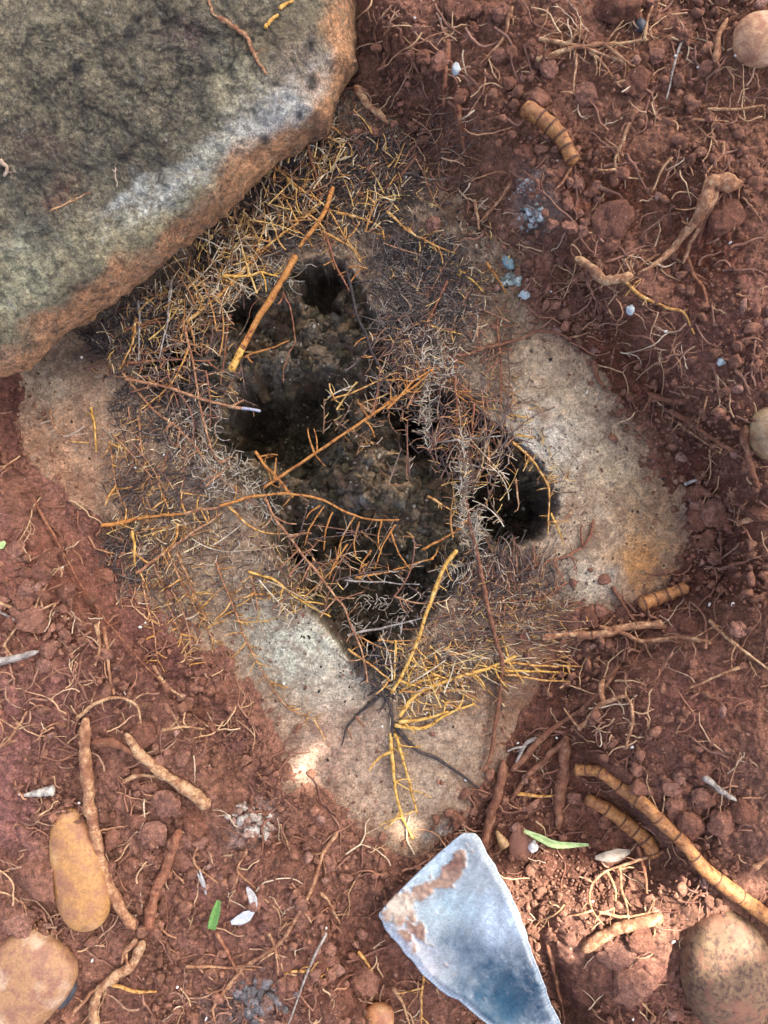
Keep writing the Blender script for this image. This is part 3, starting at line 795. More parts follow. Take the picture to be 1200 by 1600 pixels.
root('root', 'long brown root crossing the lower hollow from its west wall to the south tip', [(412, 780), (450, 838), (500, 900), (535, 945), (552, 985), (566, 1020), (574, 1068)], 3.0, 'tan', .7, 17, 12)
root('root', 'golden root following the southwest lip of the hollow', [(390, 893), (430, 908), (472, 940), (518, 963)], 3.0, 'yellow', .5, 18, 5)
root('root', 'golden root above the southwest lip with forked end', [(355, 790), (400, 828), (450, 834)], 2.6, 'gold', .4, 16, 6)
root('root', 'thin orange root spanning the lower hollow level with its dark floor', [(556, 903), (610, 892), (678, 872)], 2.3, 'amber', .4, 10, 10)
root('root', 'straight grey root just below the thin orange one', [(538, 906), (600, 910), (655, 913)], 2.2, 'grey', .5, 6, 9)
root('root', 'grey root with short spikes near the southern end of the hollow', [(545, 992), (600, 980), (660, 966)], 2.7, 'grey', .8, 9, 9)
root('root', 'brightest yellow root leaning from the fuzzy stem down to the dark knot', [(714, 860), (694, 886), (672, 942), (655, 992), (640, 1032), (612, 1084)], 4.2, 'yellow', .25, 16, 12, taper=.3, wig=.7)
root('root', 'long brown grey main root running down the east side past the stone', [(716, 690), (722, 745), (730, 805), (742, 850), (756, 915), (770, 980), (785, 1032), (782, 1065), (775, 1122), (768, 1180), (756, 1205)], 4.6, 'brown', .35, 14, 8, taper=.15, smat='tan')
root('root', 'reddish upright root above the black eastern hole', [(711, 560), (712, 620), (716, 690)], 2.8, 'red', .9, 14, 9, smat='amber')
root('root', 'rust orange root meeting the diagonal root near the grey fuzz', [(605, 640), (640, 602), (676, 578)], 2.8, 'amber', .5, 14, 14)
root('root', 'thin red brown root with comb like rootlets on the northeast stone', [(776, 498), (782, 560), (783, 645)], 2.4, 'red', .8, 16, 3, smat='red')
root('root', 'brown root arching over the pale northeast stone into the soil', [(700, 560), (760, 545), (812, 530), (838, 518), (872, 520), (893, 530)], 3.8, 'brown', .25, 14, 4, taper=.3, smat='tan')
root('root', 'golden root climbing along the east lip of the hollow', [(800, 690), (830, 718), (850, 745), (858, 770), (857, 835)], 2.8, 'gold', .6, 14, 8)
root('root', 'short pale root bridging the narrow east corner of the hollow', [(896, 800), (868, 824)], 2.6, 'pale', 0, 8, 8)
root('root', 'yellow root falling into the narrow east corner of the hollow', [(862, 802), (872, 826), (882, 852)], 2.2, 'yellow', 0, 8, 6)
root('root', 'wiggly pale root inside the east corner hole', [(806, 748), (811, 790), (804, 800)], 2.2, 'pale', .3, 7, 6)
root('root', 'dark red root curving over the pale stone east of the hollow', [(928, 812), (920, 842), (900, 860), (860, 876), (800, 896), (742, 906)], 2.6, 'red', .9, 15, 2)
root('root', 'lower dark red root with comb like rootlets below the curved one', [(885, 910), (842, 935), (782, 941), (715, 945)], 2.3, 'red', .9, 14, 2, smat='tan')
root('root', 'golden root fanning up right from the dark knot', [(622, 1118), (652, 1085), (700, 1064), (758, 1046), (808, 1026)], 4.2, 'yellow', .7, 20, 5, taper=.3)
root('root', 'upper short golden root of the fan right of the dark knot', [(624, 1128), (662, 1124), (702, 1112)], 4.0, 'yellow', .5, 12, 4)
root('root', 'lower golden root of the fan right of the dark knot', [(618, 1134), (664, 1138), (700, 1116), (744, 1100)], 4.2, 'yellow', .5, 14, 4)
root('root', 'long golden root running straight down the stone from the dark knot', [(612, 1146), (615, 1200), (622, 1250), (632, 1284), (646, 1312)], 4.2, 'yellow', .45, 18, 3)
root('root', 'shorter golden root beside the straight one below the dark knot', [(618, 1146), (634, 1198), (645, 1245), (652, 1272)], 3.6, 'yellow', .45, 18, 3)
root('root', 'black root running right from the dark knot to the stone tip', [(618, 1135), (648, 1168), (690, 1190), (720, 1212), (748, 1232)], 4.6, 'dark', .2, 10, 2, smat='yellow')
root('root', 'dark brown forked root left of the dark knot on bare stone', [(592, 1088), (562, 1114), (542, 1140), (533, 1166)], 3.2, 'dark', .4, 12, 2, smat='red')
root('root', 'blackened root stub joining the hollow tip to the dark knot', [(572, 1058), (598, 1085), (611, 1112), (612, 1152)], 4.8, 'dark', .5, 14, 3)
root('root', 'topmost golden straw like root right of the long brown main root', [(788, 1036), (850, 1041), (908, 1042)], 3.0, 'gold', .35, 12, 3)
root('root', 'middle golden straw like root right of the long brown main root', [(785, 1048), (840, 1050), (888, 1052)], 3.0, 'yellow', .3, 9, 3)
root('root', 'lowest straw like root right of the long brown main root', [(788, 1054), (842, 1062), (893, 1066)], 2.6, 'gold', .3, 9, 3)
root('root', 'orange brown root at the west rim pushing out of black soil', [(157, 822), (200, 815), (243, 806), (290, 803)], 4.6, 'amber', .6, 16, 3, smat='gold')
root('root', 'tan root continuing from the west rim towards the grey fuzz', [(288, 803), (345, 791), (405, 774)], 3.3, 'tan', .5, 15, 5, smat='gold')
root('root', 'stout tan root slanting over the southwest stone', [(212, 896), (252, 868), (302, 832), (348, 802)], 3.8, 'tan', .6, 18, 3, smat='gold')
root('root', 'upright yellow root in the tangle on the southwest stone', [(208, 828), (209, 856), (211, 884)], 3.6, 'yellow', .5, 16, 3)
root('root', 'curved golden root above the stout tan root', [(278, 820), (272, 848), (240, 876)], 3.2, 'gold', .3, 12, 4)
root('root', 'single upright golden root on the bare brown west stone', [(142, 637), (148, 670), (151, 706)], 3.0, 'yellow', .3, 6, 3, wig=.4)
root('root', 'small forked root with white rootlets on the bare west stone', [(78, 640), (86, 665), (106, 688)], 2.6, 'tan', .9, 22, 3, smat='white')
root('root', 'short yellow twig just right of the white rootlets', [(112, 690), (140, 692)], 2.4, 'gold', .2, 6, 2)
stripes = [
    ('leftmost comb like root on the southwest stone', [(222, 905), (234, 960), (248, 1035)]),
    ('second comb like root from the left on the southwest stone', [(240, 880), (262, 940), (284, 1000), (297, 1042)]),
    ('third comb like root with whitish stem on the southwest stone', [(262, 865), (292, 925), (318, 975), (340, 1010)]),
    ('thin comb like root beside the whitish one', [(276, 862), (300, 920), (325, 975)]),
    ('longest comb like root curving down the southwest stone', [(335, 875), (355, 925), (378, 985), (410, 1050), (450, 1105), (500, 1128)]),
    ('short comb like root near the pale green patch', [(390, 895), (398, 925), (402, 955)]),
    ('upper left comb like root under the west mat', [(215, 650), (222, 700), (240, 770)]),
    ('upper middle comb like root under the west mat', [(222, 755), (236, 795), (242, 805)]),
    ('comb like root right of the west mat', [(248, 755), (262, 790), (270, 805)]),
    ('comb like root beneath the grey fuzz', [(170, 690), (178, 740), (190, 790)])]
for lab, pts in stripes:
    root('root', lab, pts, 2.4, 'tan', 1.2, 16, 1.5, smat='gold', ang=68)
root('root', 'reddish root climbing beside the boulder at the top of the mat', [(478, 218), (490, 262), (502, 312)], 3.0, 'red', .4, 14, 10, smat='gold')
root('root', 'long golden root slanting under the amber stem towards the boulder', [(292, 502), (332, 470), (382, 420), (430, 375), (492, 328)], 3.2, 'gold', .6, 18, 10)
root('root', 'bright yellow root lying level on the north mat', [(348, 432), (390, 430), (408, 426), (436, 432)], 3.2, 'yellow', .6, 16, 12)
root('root', 'thin golden root on the dark soil northeast of the hollow', [(603, 330), (650, 368), (712, 397)], 2.7, 'gold', .5, 12, 4)
root('root', 'short golden root hooking down north of the hollow', [(527, 332), (560, 340), (594, 354), (601, 376)], 3.0, 'gold', .5, 12, 5)
root('root', 'brown root leading from the red soil into the north mat', [(650, 245), (625, 276), (575, 312)], 3.4, 'brown', .4, 14, 3, smat='tan')
root('root', 'red brown root falling over the north lip', [(508, 365), (525, 412), (546, 456)], 2.8, 'red', .4, 12, 10, smat='amber')
root('root', 'golden root bending over the north lip', [(505, 360), (545, 385), (565, 410)], 2.3, 'gold', .4, 10, 10)
root('root', 'grey root standing upright at the west end of the hollow', [(268, 438), (262, 500), (248, 562)], 3.0, 'grey', .3, 10, 10)
root('root', 'second grey upright root left of the first', [(217, 470), (218, 520), (216, 565)], 2.8, 'grey', .3, 10, 8)
root('root', 'level purplish root behind the upright grey roots', [(200, 567), (262, 563), (335, 562)], 2.6, 'red', .3, 10, 6)
root('root', 'level reddish root above the purplish one', [(196, 515), (232, 506), (265, 502)], 2.4, 'red', .3, 8, 8, smat='amber')
root('root', 'tan root hanging over the hollow left of the amber tip', [(360, 492), (352, 545), (346, 600)], 2.4, 'red', .3, 7, 6)
root('root', 'fine dark wiggly root dangling right of the amber stem', [(443, 452), (462, 520), (448, 560), (444, 600)], 1.6, 'red', .1, 8, 6, wig=2)
root('root', 'golden root with red base on the northeast mat', [(668, 508), (705, 518), (720, 522)], 2.4, 'yellow', .3, 9, 4)
root('root', 'golden root near the tan stone corner in the northeast', [(718, 422), (738, 438), (756, 456)], 3.0, 'yellow', .4, 9, 3)
root('root', 'orange root above the blue chip in the northeast', [(760, 410), (775, 430), (792, 460)], 2.8, 'amber', .3, 10, 3)
root('root', 'reddish root slanting through the northeast mat', [(700, 440), (680, 480), (655, 530)], 2.4, 'red', .5, 12, 5)
root('root', 'pale yellow root pointing over the stone east of the hollow', [(798, 648), (815, 650), (834, 656)], 2.4, 'yellow', .1, 8, 3)
root('root', 'golden root low on the east lip above the corner', [(806, 680), (835, 684)], 2.6, 'yellow', .2, 10, 6)
root('root', 'orange root crossing towards the fuzzy root from the south', [(660, 858), (695, 840), (733, 818)], 2.7, 'amber', .3, 9, 9)
root('root', 'golden root ending at the fuzzy root from the west', [(668, 775), (700, 795), (735, 812)], 2.5, 'gold', .3, 9, 9)
root('root', 'thin upright reddish root east of the fuzzy root', [(740, 630), (737, 700), (730, 735)], 2.5, 'red', .7, 12, 8, smat='amber')
root('root', 'level greyish root crossing the fuzzy root', [(672, 692), (730, 686), (790, 680)], 2.2, 'grey', .6, 11, 9, smat='red')
root('root', 'red root dropping across the east hole', [(690, 575), (730, 612), (736, 628)], 2.6, 'red', .8, 13, 8, smat='amber')
root('root', 'golden root arching below the hub of the east tangle', [(640, 1022), (680, 1018), (705, 1010)], 2.4, 'gold', .3, 12, 5)
root('root', 'straw yellow upright root at the south tip of the hollow', [(618, 1000), (617, 1035), (615, 1062)], 3.0, 'yellow', .2, 8, 8)
root('root', 'pale stem slanting over the south tip of the hollow', [(544, 1016), (580, 1040), (612, 1064)], 2.8, 'gold', .6, 13, 6)
root('root', 'golden root slanting from the south tip to the right', [(640, 1030), (672, 1050), (706, 1064)], 3.0, 'yellow', .5, 16, 5)
root('root', 'short golden root above the fan', [(624, 1082), (652, 1066), (684, 1060)], 3.4, 'yellow', .4, 12, 6)

# ------------------------------------------------------------------ roots in the red soil
o = root('rhizome', 'fat amber ringed root piece lying in red soil at the upper right', [(820, 168), (848, 186), (876, 214), (896, 252)], 13.5, 'rhizome', lift=2, taper=.12, sides=10, rings=[.28, .46, .60, .78, .96], wig=.3, cat='rhizome')
root('rhizome', 'pale yellow twisted root piece below the pale crust', [(898, 404), (924, 418), (945, 438), (988, 431)], 8.5, 'pale', lift=2, taper=.05, sides=8, wig=.8, cat='rhizome')
root('root', 'thin golden root hanging from the pale twisted piece', [(978, 440), (998, 460), (1040, 480), (1068, 490), (1084, 522)], 3.6, 'gold', .35, 10, 2)
root('root', 'long brown root trunk splitting into strands at the right', [(1160, 288), (1112, 288), (1098, 325), (1066, 370), (1038, 402), (1000, 425)], 14, 'tan', .15, 20, 3, taper=.8, sides=8, smat='tan')
root('root', 'inner strand peeling from the brown root trunk', [(1120, 292), (1100, 340), (1082, 372), (1066, 412)], 6, 'tan', .3, 16, 6)
root('root', 'right strand peeling from the brown root trunk', [(1135, 296), (1108, 330), (1090, 380)], 4, 'brown', .2, 14, 6)
root('root', 'reddish forked root below the brown trunk', [(1070, 396), (1084, 432), (1102, 455), (1106, 478)], 4.2, 'red', .4, 18, 3)
root('root', 'long thin root bending left from the brown trunk', [(1030, 398), (1005, 412), (998, 430)], 3, 'tan', .3, 10, 2)
root('root', 'upper pale root of the bushy spray at the top', [(840, 92), (900, 74), (960, 68), (1012, 62)], 4.4, 'pale', .9, 20, 5, smat='pale', group=None)
root('root', 'lower pale root of the bushy spray at the top', [(842, 60), (900, 72), (940, 84), (992, 104)], 3.8, 'pale', .9, 18, 5, smat='pale')
root('root', 'branch dropping from the bushy spray', [(920, 80), (940, 98), (960, 125), (972, 136)], 3, 'pale', .4, 12, 3)
root('root', 'second branch hanging under the bushy spray', [(900, 85), (898, 115), (896, 148)], 2.8, 'tan', .4, 12, 3)
root('root', 'pale branched root in the dark soil right of the fat ringed piece', [(984, 192), (972, 222), (962, 250), (963, 286)], 3.6, 'pale', .5, 16, 3)
root('root', 'pale wavy root lying level near the right edge at the top', [(1105, 170), (1140, 171), (1196, 165)], 3.2, 'pale', .4, 14, 2)
root('root', 'reddish wavy root just below the level pale one', [(1082, 186), (1110, 188), (1140, 190)], 2.6, 'tan', .3, 9, 2)
root('root', 'S shaped pale root right of the branched one', [(1050, 246), (1032, 268), (1018, 300)], 3.0, 'pale', .2, 9, 2)
root('root', 'thin curved root near the right edge above the brown trunk', [(1130, 222), (1126, 246), (1104, 270)], 2.6, 'tan', .2, 9, 2)
root('root', 'stubby stick with a pale tip at the top right', [(1120, 98), (1122, 62), (1138, 30)], 6, 'tan', 0, 8, 3, taper=.4)
root('root', 'long thin grey root right of the bushy spray', [(1065, 66), (1052, 110), (1042, 155)], 2.6, 'grey', .2, 9, 2)
root('root', 'knotted brown root above the tan stone corner', [(800, 286), (776, 318), (752, 345)], 4.2, 'tan', .3, 12, 2)
root('root', 'stub of root left of the knotted brown one', [(742, 311), (748, 336), (750, 358)], 5, 'tan', 0, 12, 2)
root('root', 'curved thin root under the fat ringed piece', [(893, 262), (880, 282), (866, 296)], 3.0, 'tan', .3, 9, 2)
root('root', 'hooked root hanging above the top clods', [(800, 10), (790, 50), (775, 75), (752, 98)], 3.6, 'tan', .3, 13, 2)
root('root', 'flat reddish root strip at the top centre', [(700, 62), (698, 110), (694, 165)], 6, 'red', .2, 12, 1)
root('root', 'second flat reddish root strip below the first', [(716, 152), (722, 195), (727, 240)], 6, 'red', .3, 14, 1)
root('root', 'pale buried root knuckle beside the boulder tip', [(556, 134), (576, 162), (604, 192)], 8, 'pale', 0, 8, 0, taper=.3)
root('root', 'pale frayed rootlet lying on top of the boulder', [(336, 20), (362, 40), (384, 58), (404, 88), (418, 118)], 1, 'pale', 0, 8, 0) if False else None
o = root('rhizome', 'short ringed root stub sticking out of the soil right of the stone', [(1002, 944), (1030, 934), (1072, 918)], 13, 'rhizome', lift=2, taper=.1, sides=10, rings=[.05, .32, .62, .86], wig=.2, cat='rhizome')
root('rhizome', 'long slim brown ringed root below the short stub', [(846, 996), (890, 991), (935, 992), (980, 980), (1034, 976)], 8, 'tan', lift=2, taper=.0, sides=8, rings=[.22, .42, .6, .78], wig=.5, cat='rhizome')
root('root', 'pale split root joining the slim ringed one', [(935, 980), (975, 990), (1005, 1002), (1060, 998), (1110, 1004)], 4.8, 'tan', .2, 16, 4, taper=.1)
root('root', 'dark twig leaning against the stone edge', [(958, 918), (972, 938), (992, 972)], 5, 'brown', .1, 9, 3)
root('root', 'long pale wavy root on the lower right bank', [(1110, 970), (1134, 996), (1158, 1014), (1200, 1046)], 3.8, 'pale', .3, 18, 3)
root('root', 'thin golden root below the pale wavy one', [(1154, 1044), (1110, 1062), (1078, 1074)], 3, 'pale', .2, 9, 2)
root('root', 'stub of orange root at the right edge', [(1154, 822), (1172, 812), (1204, 804)], 6, 'tan', .2, 12, 4)
root('root', 'thick soil coated root under the round stone', [(1164, 664), (1170, 712), (1184, 762)], 8.5, 'brown', .2, 12, 1)
root('root', 'upper soil coated root of the tangle right of the stone', [(1012, 612), (1060, 628), (1085, 606)], 6, 'brown', .6, 20, 1, smat='tan')
root('root', 'lower soil coated root of the tangle right of the stone', [(1046, 640), (1090, 668), (1120, 690), (1150, 706)], 6, 'brown', .6, 18, 2, smat='tan')
root('root', 'thin root below the coated tangle', [(1060, 660), (1100, 690), (1128, 708)], 3.2, 'tan', .4, 14, 2)
root('root', 'splinter of grey wood right of the orange stone patch', [(1070, 756), (1102, 744)], 4, 'grey', 0, 8, 2)
root('root', 'forked root end buried at the northeast stone edge', [(928, 562), (932, 588), (944, 604)], 6, 'brown', .1, 12, 2)
root('rhizome', 'longest ringed yellow rhizome curving to the lower right corner', [(900, 1203), (936, 1206), (966, 1228), (1002, 1254), (1040, 1290), (1070, 1320), (1100, 1356), (1136, 1386), (1200, 1434), (1270, 1490)], 10.5, 'rhizome', lift=10, taper=-.15, sides=10,
     rings=[.04, .09, .16, .24, .32, .41, .50, .60, .70, .84], wig=.3, cat='rhizome')
root('rhizome', 'short ringed rhizome tucked under the longest one', [(918, 1248), (950, 1266), (980, 1288), (1010, 1314), (1022, 1336)], 11.5, 'rhizome', lift=4, taper=-.1, sides=10, rings=[.26, .46, .64, .80, .94], wig=.3, cat='rhizome')
root('root', 'broad brown root plunging into soil left of the rhizomes', [(886, 1150), (880, 1200), (874, 1250), (872, 1296)], 11, 'brown', .1, 14, 1, taper=.2)
root('root', 'woody upright root touching the trowel tip', [(786, 1190), (778, 1240), (764, 1282), (756, 1324)], 8, 'brown', .1, 12, 4, taper=-.1)
root('root', 'slanted woody root behind the upright one', [(890, 1150), (850, 1188), (822, 1216), (798, 1252)], 6.5, 'brown', .2, 14, 3)
root('root', 'twisted root coming out of the trench wall', [(905, 1140), (935, 1105), (950, 1095), (980, 1090), (988, 1130), (976, 1170)], 5.5, 'tan', .25, 16, 4)
root('root', 'curved dark root joining the trench wall', [(800, 1206), (850, 1150), (900, 1115), (938, 1080), (970, 1040)], 6, 'brown', .3, 18, 2)
root('root', 'short stump of root rising from the trench', [(944, 1060), (940, 1080), (944, 1104)], 6, 'tan', .1, 10, 6)
root('root', 'frayed grey bark strip near the trench', [(838, 1155), (822, 1162), (812, 1182), (804, 1200)], 5, 'grey', .4, 12, 4)
root('root', 'orange twig level above the green blade', [(808, 1240), (840, 1244), (872, 1242)], 4, 'gold', .2, 9, 3)
root('root', 'pale looping root arch in the sunlit hollow', [(1036, 1330), (990, 1346), (944, 1364), (922, 1392), (924, 1420), (942, 1446)], 3.2, 'pale', .3, 16, 10)
root('root', 'inner loop of the pale arch', [(948, 1362), (962, 1392), (960, 1418), (938, 1428)], 3.0, 'pale', .2, 12, 8)
root('root', 'right leg of the pale arch', [(970, 1352), (972, 1390), (978, 1410), (982, 1440)], 3.2, 'pale', .3, 12, 8)
root('root', 'low pale root crossing the feet of the arch', [(938, 1426), (980, 1432), (1030, 1424)], 3.2, 'pale', .4, 14, 6)
root('root', 'thick brown peg root between the two rhizomes', [(996, 1322), (1006, 1360), (1012, 1398)], 5.6, 'red', .2, 10, 6)
root('root', 'grey pink splinter of wood with a frayed left end', [(910, 1488), (938, 1466), (975, 1448), (1036, 1434)], 9, 'tan', lift=6, taper=-.2, sides=9, wig=.6, smat='pale')
root('root', 'brown root stub behind the trowel edge', [(856, 1474), (868, 1520), (880, 1570)], 6, 'brown', 0, 10, 3)
root('root', 'tan root in the lower right dark soil', [(984, 1524), (1000, 1560), (1024, 1590)], 3.2, 'pale', .4, 16, 3)
root('root', 'dark grey stick on the lower right bank', [(1100, 1210), (1124, 1234), (1150, 1252)], 7, 'grey', .1, 10, 2)
root('root', 'pale stick at the right edge above the lit soil', [(1172, 1360), (1204, 1336)], 6, 'tan', .1, 10, 6)

root('root', 'long tan root passing the yellow pebble on its right', [(135, 1124), (134, 1190), (140, 1258), (150, 1312), (156, 1352), (182, 1410), (212, 1452)], 10, 'tan', .1, 14, 4, taper=.05, sides=8, rings=None)
root('root', 'reddish root slanting down to meet the long tan one', [(282, 1296), (262, 1350), (240, 1402), (230, 1456)], 7.5, 'red', .1, 14, 3, taper=-.2, smat='tan')
root('root', 'pale root continuing below the junction to the bottom edge', [(224, 1472), (204, 1508), (164, 1536), (146, 1572), (146, 1620)], 8.5, 'pale', .25, 16, 3, taper=.2)
root('root', 'thin root forking left at the bottom edge', [(166, 1536), (132, 1562), (100, 1604)], 5, 'tan', .3, 14, 2)
root('root', 'short orange stub left of the junction', [(213, 1466), (196, 1486), (190, 1506)], 6.5, 'tan', 0, 14, 3)
root('root', 'twig with a golden end right of the bottom root', [(170, 1536), (205, 1548), (245, 1550)], 4, 'gold', .2, 9, 2)
root('root', 'thick pale root broadening to a cut end', [(194, 1146), (228, 1188), (280, 1226), (326, 1260)], 7, 'pale', .15, 16, 6, taper=-.55, sides=8)
root('root', 'frayed brown root base beside the pale one', [(145, 1160), (186, 1164), (216, 1182)], 9, 'brown', .3, 20, 3, smat='tan')
root('root', 'level tan root under the broad pale one', [(192, 1222), (214, 1212), (270, 1216)], 4.6, 'pale', .3, 14, 3)
root('root', 'arched pale root on the left bank', [(120, 1124), (146, 1100), (182, 1090), (212, 1102), (221, 1132)], 3.8, 'pale', .5, 16, 6)
root('root', 'pale root standing above the arched one', [(148, 976), (156, 1010), (148, 1040)], 3.4, 'pale', .3, 12, 3)
root('root', 'tan root parallel to the one above the arch', [(162, 980), (170, 1040), (178, 1086)], 4.4, 'tan', .3, 12, 3)
root('root', 'long pale root fanning out at the left edge', [(-10, 1176), (20, 1150), (42, 1112)], 3.4, 'pale', .6, 20, 3)
root('root', 'upper orange root spray on the left clods', [(-10, 938), (44, 956), (90, 941)], 3.4, 'pale', .4, 18, 6)
root('root', 'lower orange root spray on the left clods', [(40, 950), (26, 980), (4, 1010)], 3.2, 'pale', .5, 16, 6)
root('root', 'thin straight grey stick at the left edge', [(-12, 950), (18, 966), (46, 982)], 3, 'grey', 0, 9, 5, wig=.2)
root('root', 'dark grey stick below the thin one at the left edge', [(-12, 1036), (26, 1028), (60, 1018)], 7.5, 'grey', 0, 9, 4, wig=.4)
root('root', 'fine dusty root tracing the crest of the left bank', [(52, 778), (100, 868), (142, 938), (190, 1000), (262, 1078)], 2.6, 'red', .3, 10, 1)
root('root', 'pale root resting below the comb like roots', [(240, 1040), (254, 1066), (285, 1090)], 3.8, 'pale', .3, 10, 3)
root('root', 'golden spray right of the arched root', [(252, 1140), (285, 1136), (322, 1140)], 3.4, 'pale', .6, 13, 3)
root('root', 'pale root by the black soil pocket', [(150, 955), (186, 948), (205, 985)], 3, 'pale', .2, 9, 2) if False else None
root('root', 'long grey brown root winding through the bottom centre', [(526, 1302), (502, 1340), (486, 1390), (458, 1440), (430, 1480), (385, 1508), (362, 1534), (330, 1580)], 3.8, 'tan', .35, 18, 4, taper=.2)
root('root', 'straight grey stick crossing the bottom centre roots', [(510, 1458), (484, 1510), (450, 1602)], 2.8, 'grey', 0, 9, 8, wig=.3)
root('root', 'pale root fork at the right of the bottom centre', [(500, 1396), (515, 1412), (530, 1444)], 3.2, 'pale', .4, 14, 4)
root('root', 'level golden root in the bottom centre tangle', [(445, 1520), (475, 1518), (502, 1526)], 3.2, 'gold', .4, 14, 5)
root('root', 'reddish root below the green cut blade', [(336, 1458), (356, 1490), (372, 1520)], 4, 'red', .2, 14, 4)
root('root', 'level tan root at the bottom left of centre', [(290, 1510), (350, 1512), (400, 1516)], 3.2, 'tan', .6, 20, 3)
root('root', 'pale root left of the bottom centre stick', [(420, 1460), (436, 1500), (446, 1530)], 3, 'pale', .6, 14, 4)
root('root', 'golden upright root left of the trowel', [(560, 1488), (575, 1508), (586, 1528)], 3.4, 'gold', .1, 9, 3)
root('root', 'pale hooked root at the bottom left of the trowel', [(614, 1546), (630, 1570), (640, 1604)], 4, 'pale', .4, 16, 4)
root('root', 'upright golden root tangle under the trowel', [(662, 1502), (660, 1550), (658, 1604)], 3.2, 'gold', .5, 18, 2)
root('root', 'thin root leaving the pale crust clump', [(310, 1320), (305, 1350), (340, 1380)], 3, 'tan', .3, 12, 2)
root('root', 'two pronged root above the pale flake', [(385, 1330), (372, 1362), (398, 1388)], 3, 'tan', .4, 12, 2)

def ico(sub):
    bm = bmesh.new(); bmesh.ops.create_icosphere(bm, subdivisions=sub, radius=1)
    bm.verts.ensure_lookup_table()
    V = np.array([v.co[:] for v in bm.verts]); F = np.array([[v.index for v in f.verts] for f in bm.faces]); bm.free()
    return V, F
def facet(V, seed, n=9, d0=.62, d1=.95):
    rg = np.random.default_rng(seed); V = V.copy()
    for _ in range(n):
        nn = rg.normal(size=3); nn /= np.linalg.norm(nn); d = rg.uniform(d0, d1)
        k = np.maximum(0, V @ nn - d); V -= (k * .88)[:, None] * nn
    return V
# ------------------------------------------------------------------ masses of fine roots
def scatter_fine(name, label, mat, specs, seed):
    rg = random.Random(seed); bag = Bag()
    for (cx, cy, rx, ry, rot, n, ln, rad, hd, spread, lo, hi, curl) in specs:
        ca, sa = math.cos(R(rot)), math.sin(R(rot))
        for _ in range(n):
            while True:
                u, v = rg.uniform(-1, 1), rg.uniform(-1, 1)
                if u * u + v * v < 1: break
            px = cx + u * rx * ca - v * ry * sa; py = cy + u * rx * sa + v * ry * ca
            if SD_BOUL(px, py) < -6 : continue
            a = R(hd + rg.gauss(0, spread)); L = ln * rg.uniform(.4, 1.6)
            seg = 3 if L < 22 else 6
            t = np.linspace(0, 1, seg); cu = rg.gauss(0, curl)
            wob = 0 * t
            qx = px + np.cos(a + cu * t) * L * t + wob; qy = py - np.sin(a + cu * t) * L * t
            z0 = rg.uniform(lo, hi)
            z = TOPS(qx, qy).mean() * .6 + TOPS(qx, qy) * .4 + (z0 + rg.uniform(-2, 4) * t) * S
            x, y = unproj(qx, qy, z)
            V, F = tube(np.stack([x, y, z], -1), rad * (.72 if mat == 'fuzz' else .88) * rg.uniform(.5, 1.5) * S * (1 - .4 * t), 4 if rad > 1.3 else 3, rg.random() * 3, cap=False)
            pc = np.array(rg.choice(PAL[mat])); tp = np.array((.68, .55, .34)) if (mat == 'gold' and rg.random() < .3) else pc
            ww = np.repeat(np.linspace(0, 1, len(t)) ** 2, len(V) // len(t))[:, None]
            bag.add(V, F, pc * (1 - ww) + tp * ww)
    o = bag.build(name, M['strand']); tag(o, label, 'roots', kind='stuff')
    return o

scatter_fine('golden_root_litter', 'mass of fine golden rootlets matted over the stone rim and hollow edge', 'gold', [
    (430, 330, 120, 60, -38, 190, 30, 1.35, 90, 55, 1, 16, .2), (330, 430, 100, 50, -30, 110, 34, 1.3, 80, 50, 2, 14, .2), (540, 290, 90, 80, 0, 190, 18, 1.2, 60, 60, 1, 10, .3),
    (500, 230, 45, 40, 0, 110, 18, 1.4, 90, 50, 2, 14, .5), (620, 340, 80, 50, 30, 90, 12, 1.1, 40, 70, 0, 5, .4),
    (240, 540, 80, 60, 0, 100, 22, 1.2, 90, 40, 2, 10, .4), (240, 830, 70, 45, 0, 110, 15, 1.2, 60, 70, 0, 6, .5), (230, 700, 80, 60, 20, 110, 13, 1.0, 20, 30, 0, 5, .5),
    (320, 900, 90, 70, 40, 80, 13, 1.0, 15, 25, 0, 4, .4), (730, 1040, 90, 45, 0, 110, 30, 1.3, -15, 45, 1, 9, .2), (660, 1075, 70, 40, 0, 130, 22, 1.5, -20, 50, 2, 8, .3),
    (800, 960, 90, 50, 0, 140, 20, 1.0, 3, 14, 0, 4, .2), (820, 1010, 70, 40, 0, 80, 22, 1.1, 0, 12, 0, 4, .2), (740, 400, 60, 70, 40, 60, 13, 1.2, -40, 50, 0, 4, .4), (800, 620, 60, 50, 40, 50, 16, 1.0, -15, 20, 0, 4, .4), (450, 920, 50, 40, 30, 50, 20, 1.2, 30, 60, 1, 8, .4),
    (850, 725, 30, 60, -30, 60, 14, 1.1, 70, 50, 2, 8, .4)], 5)
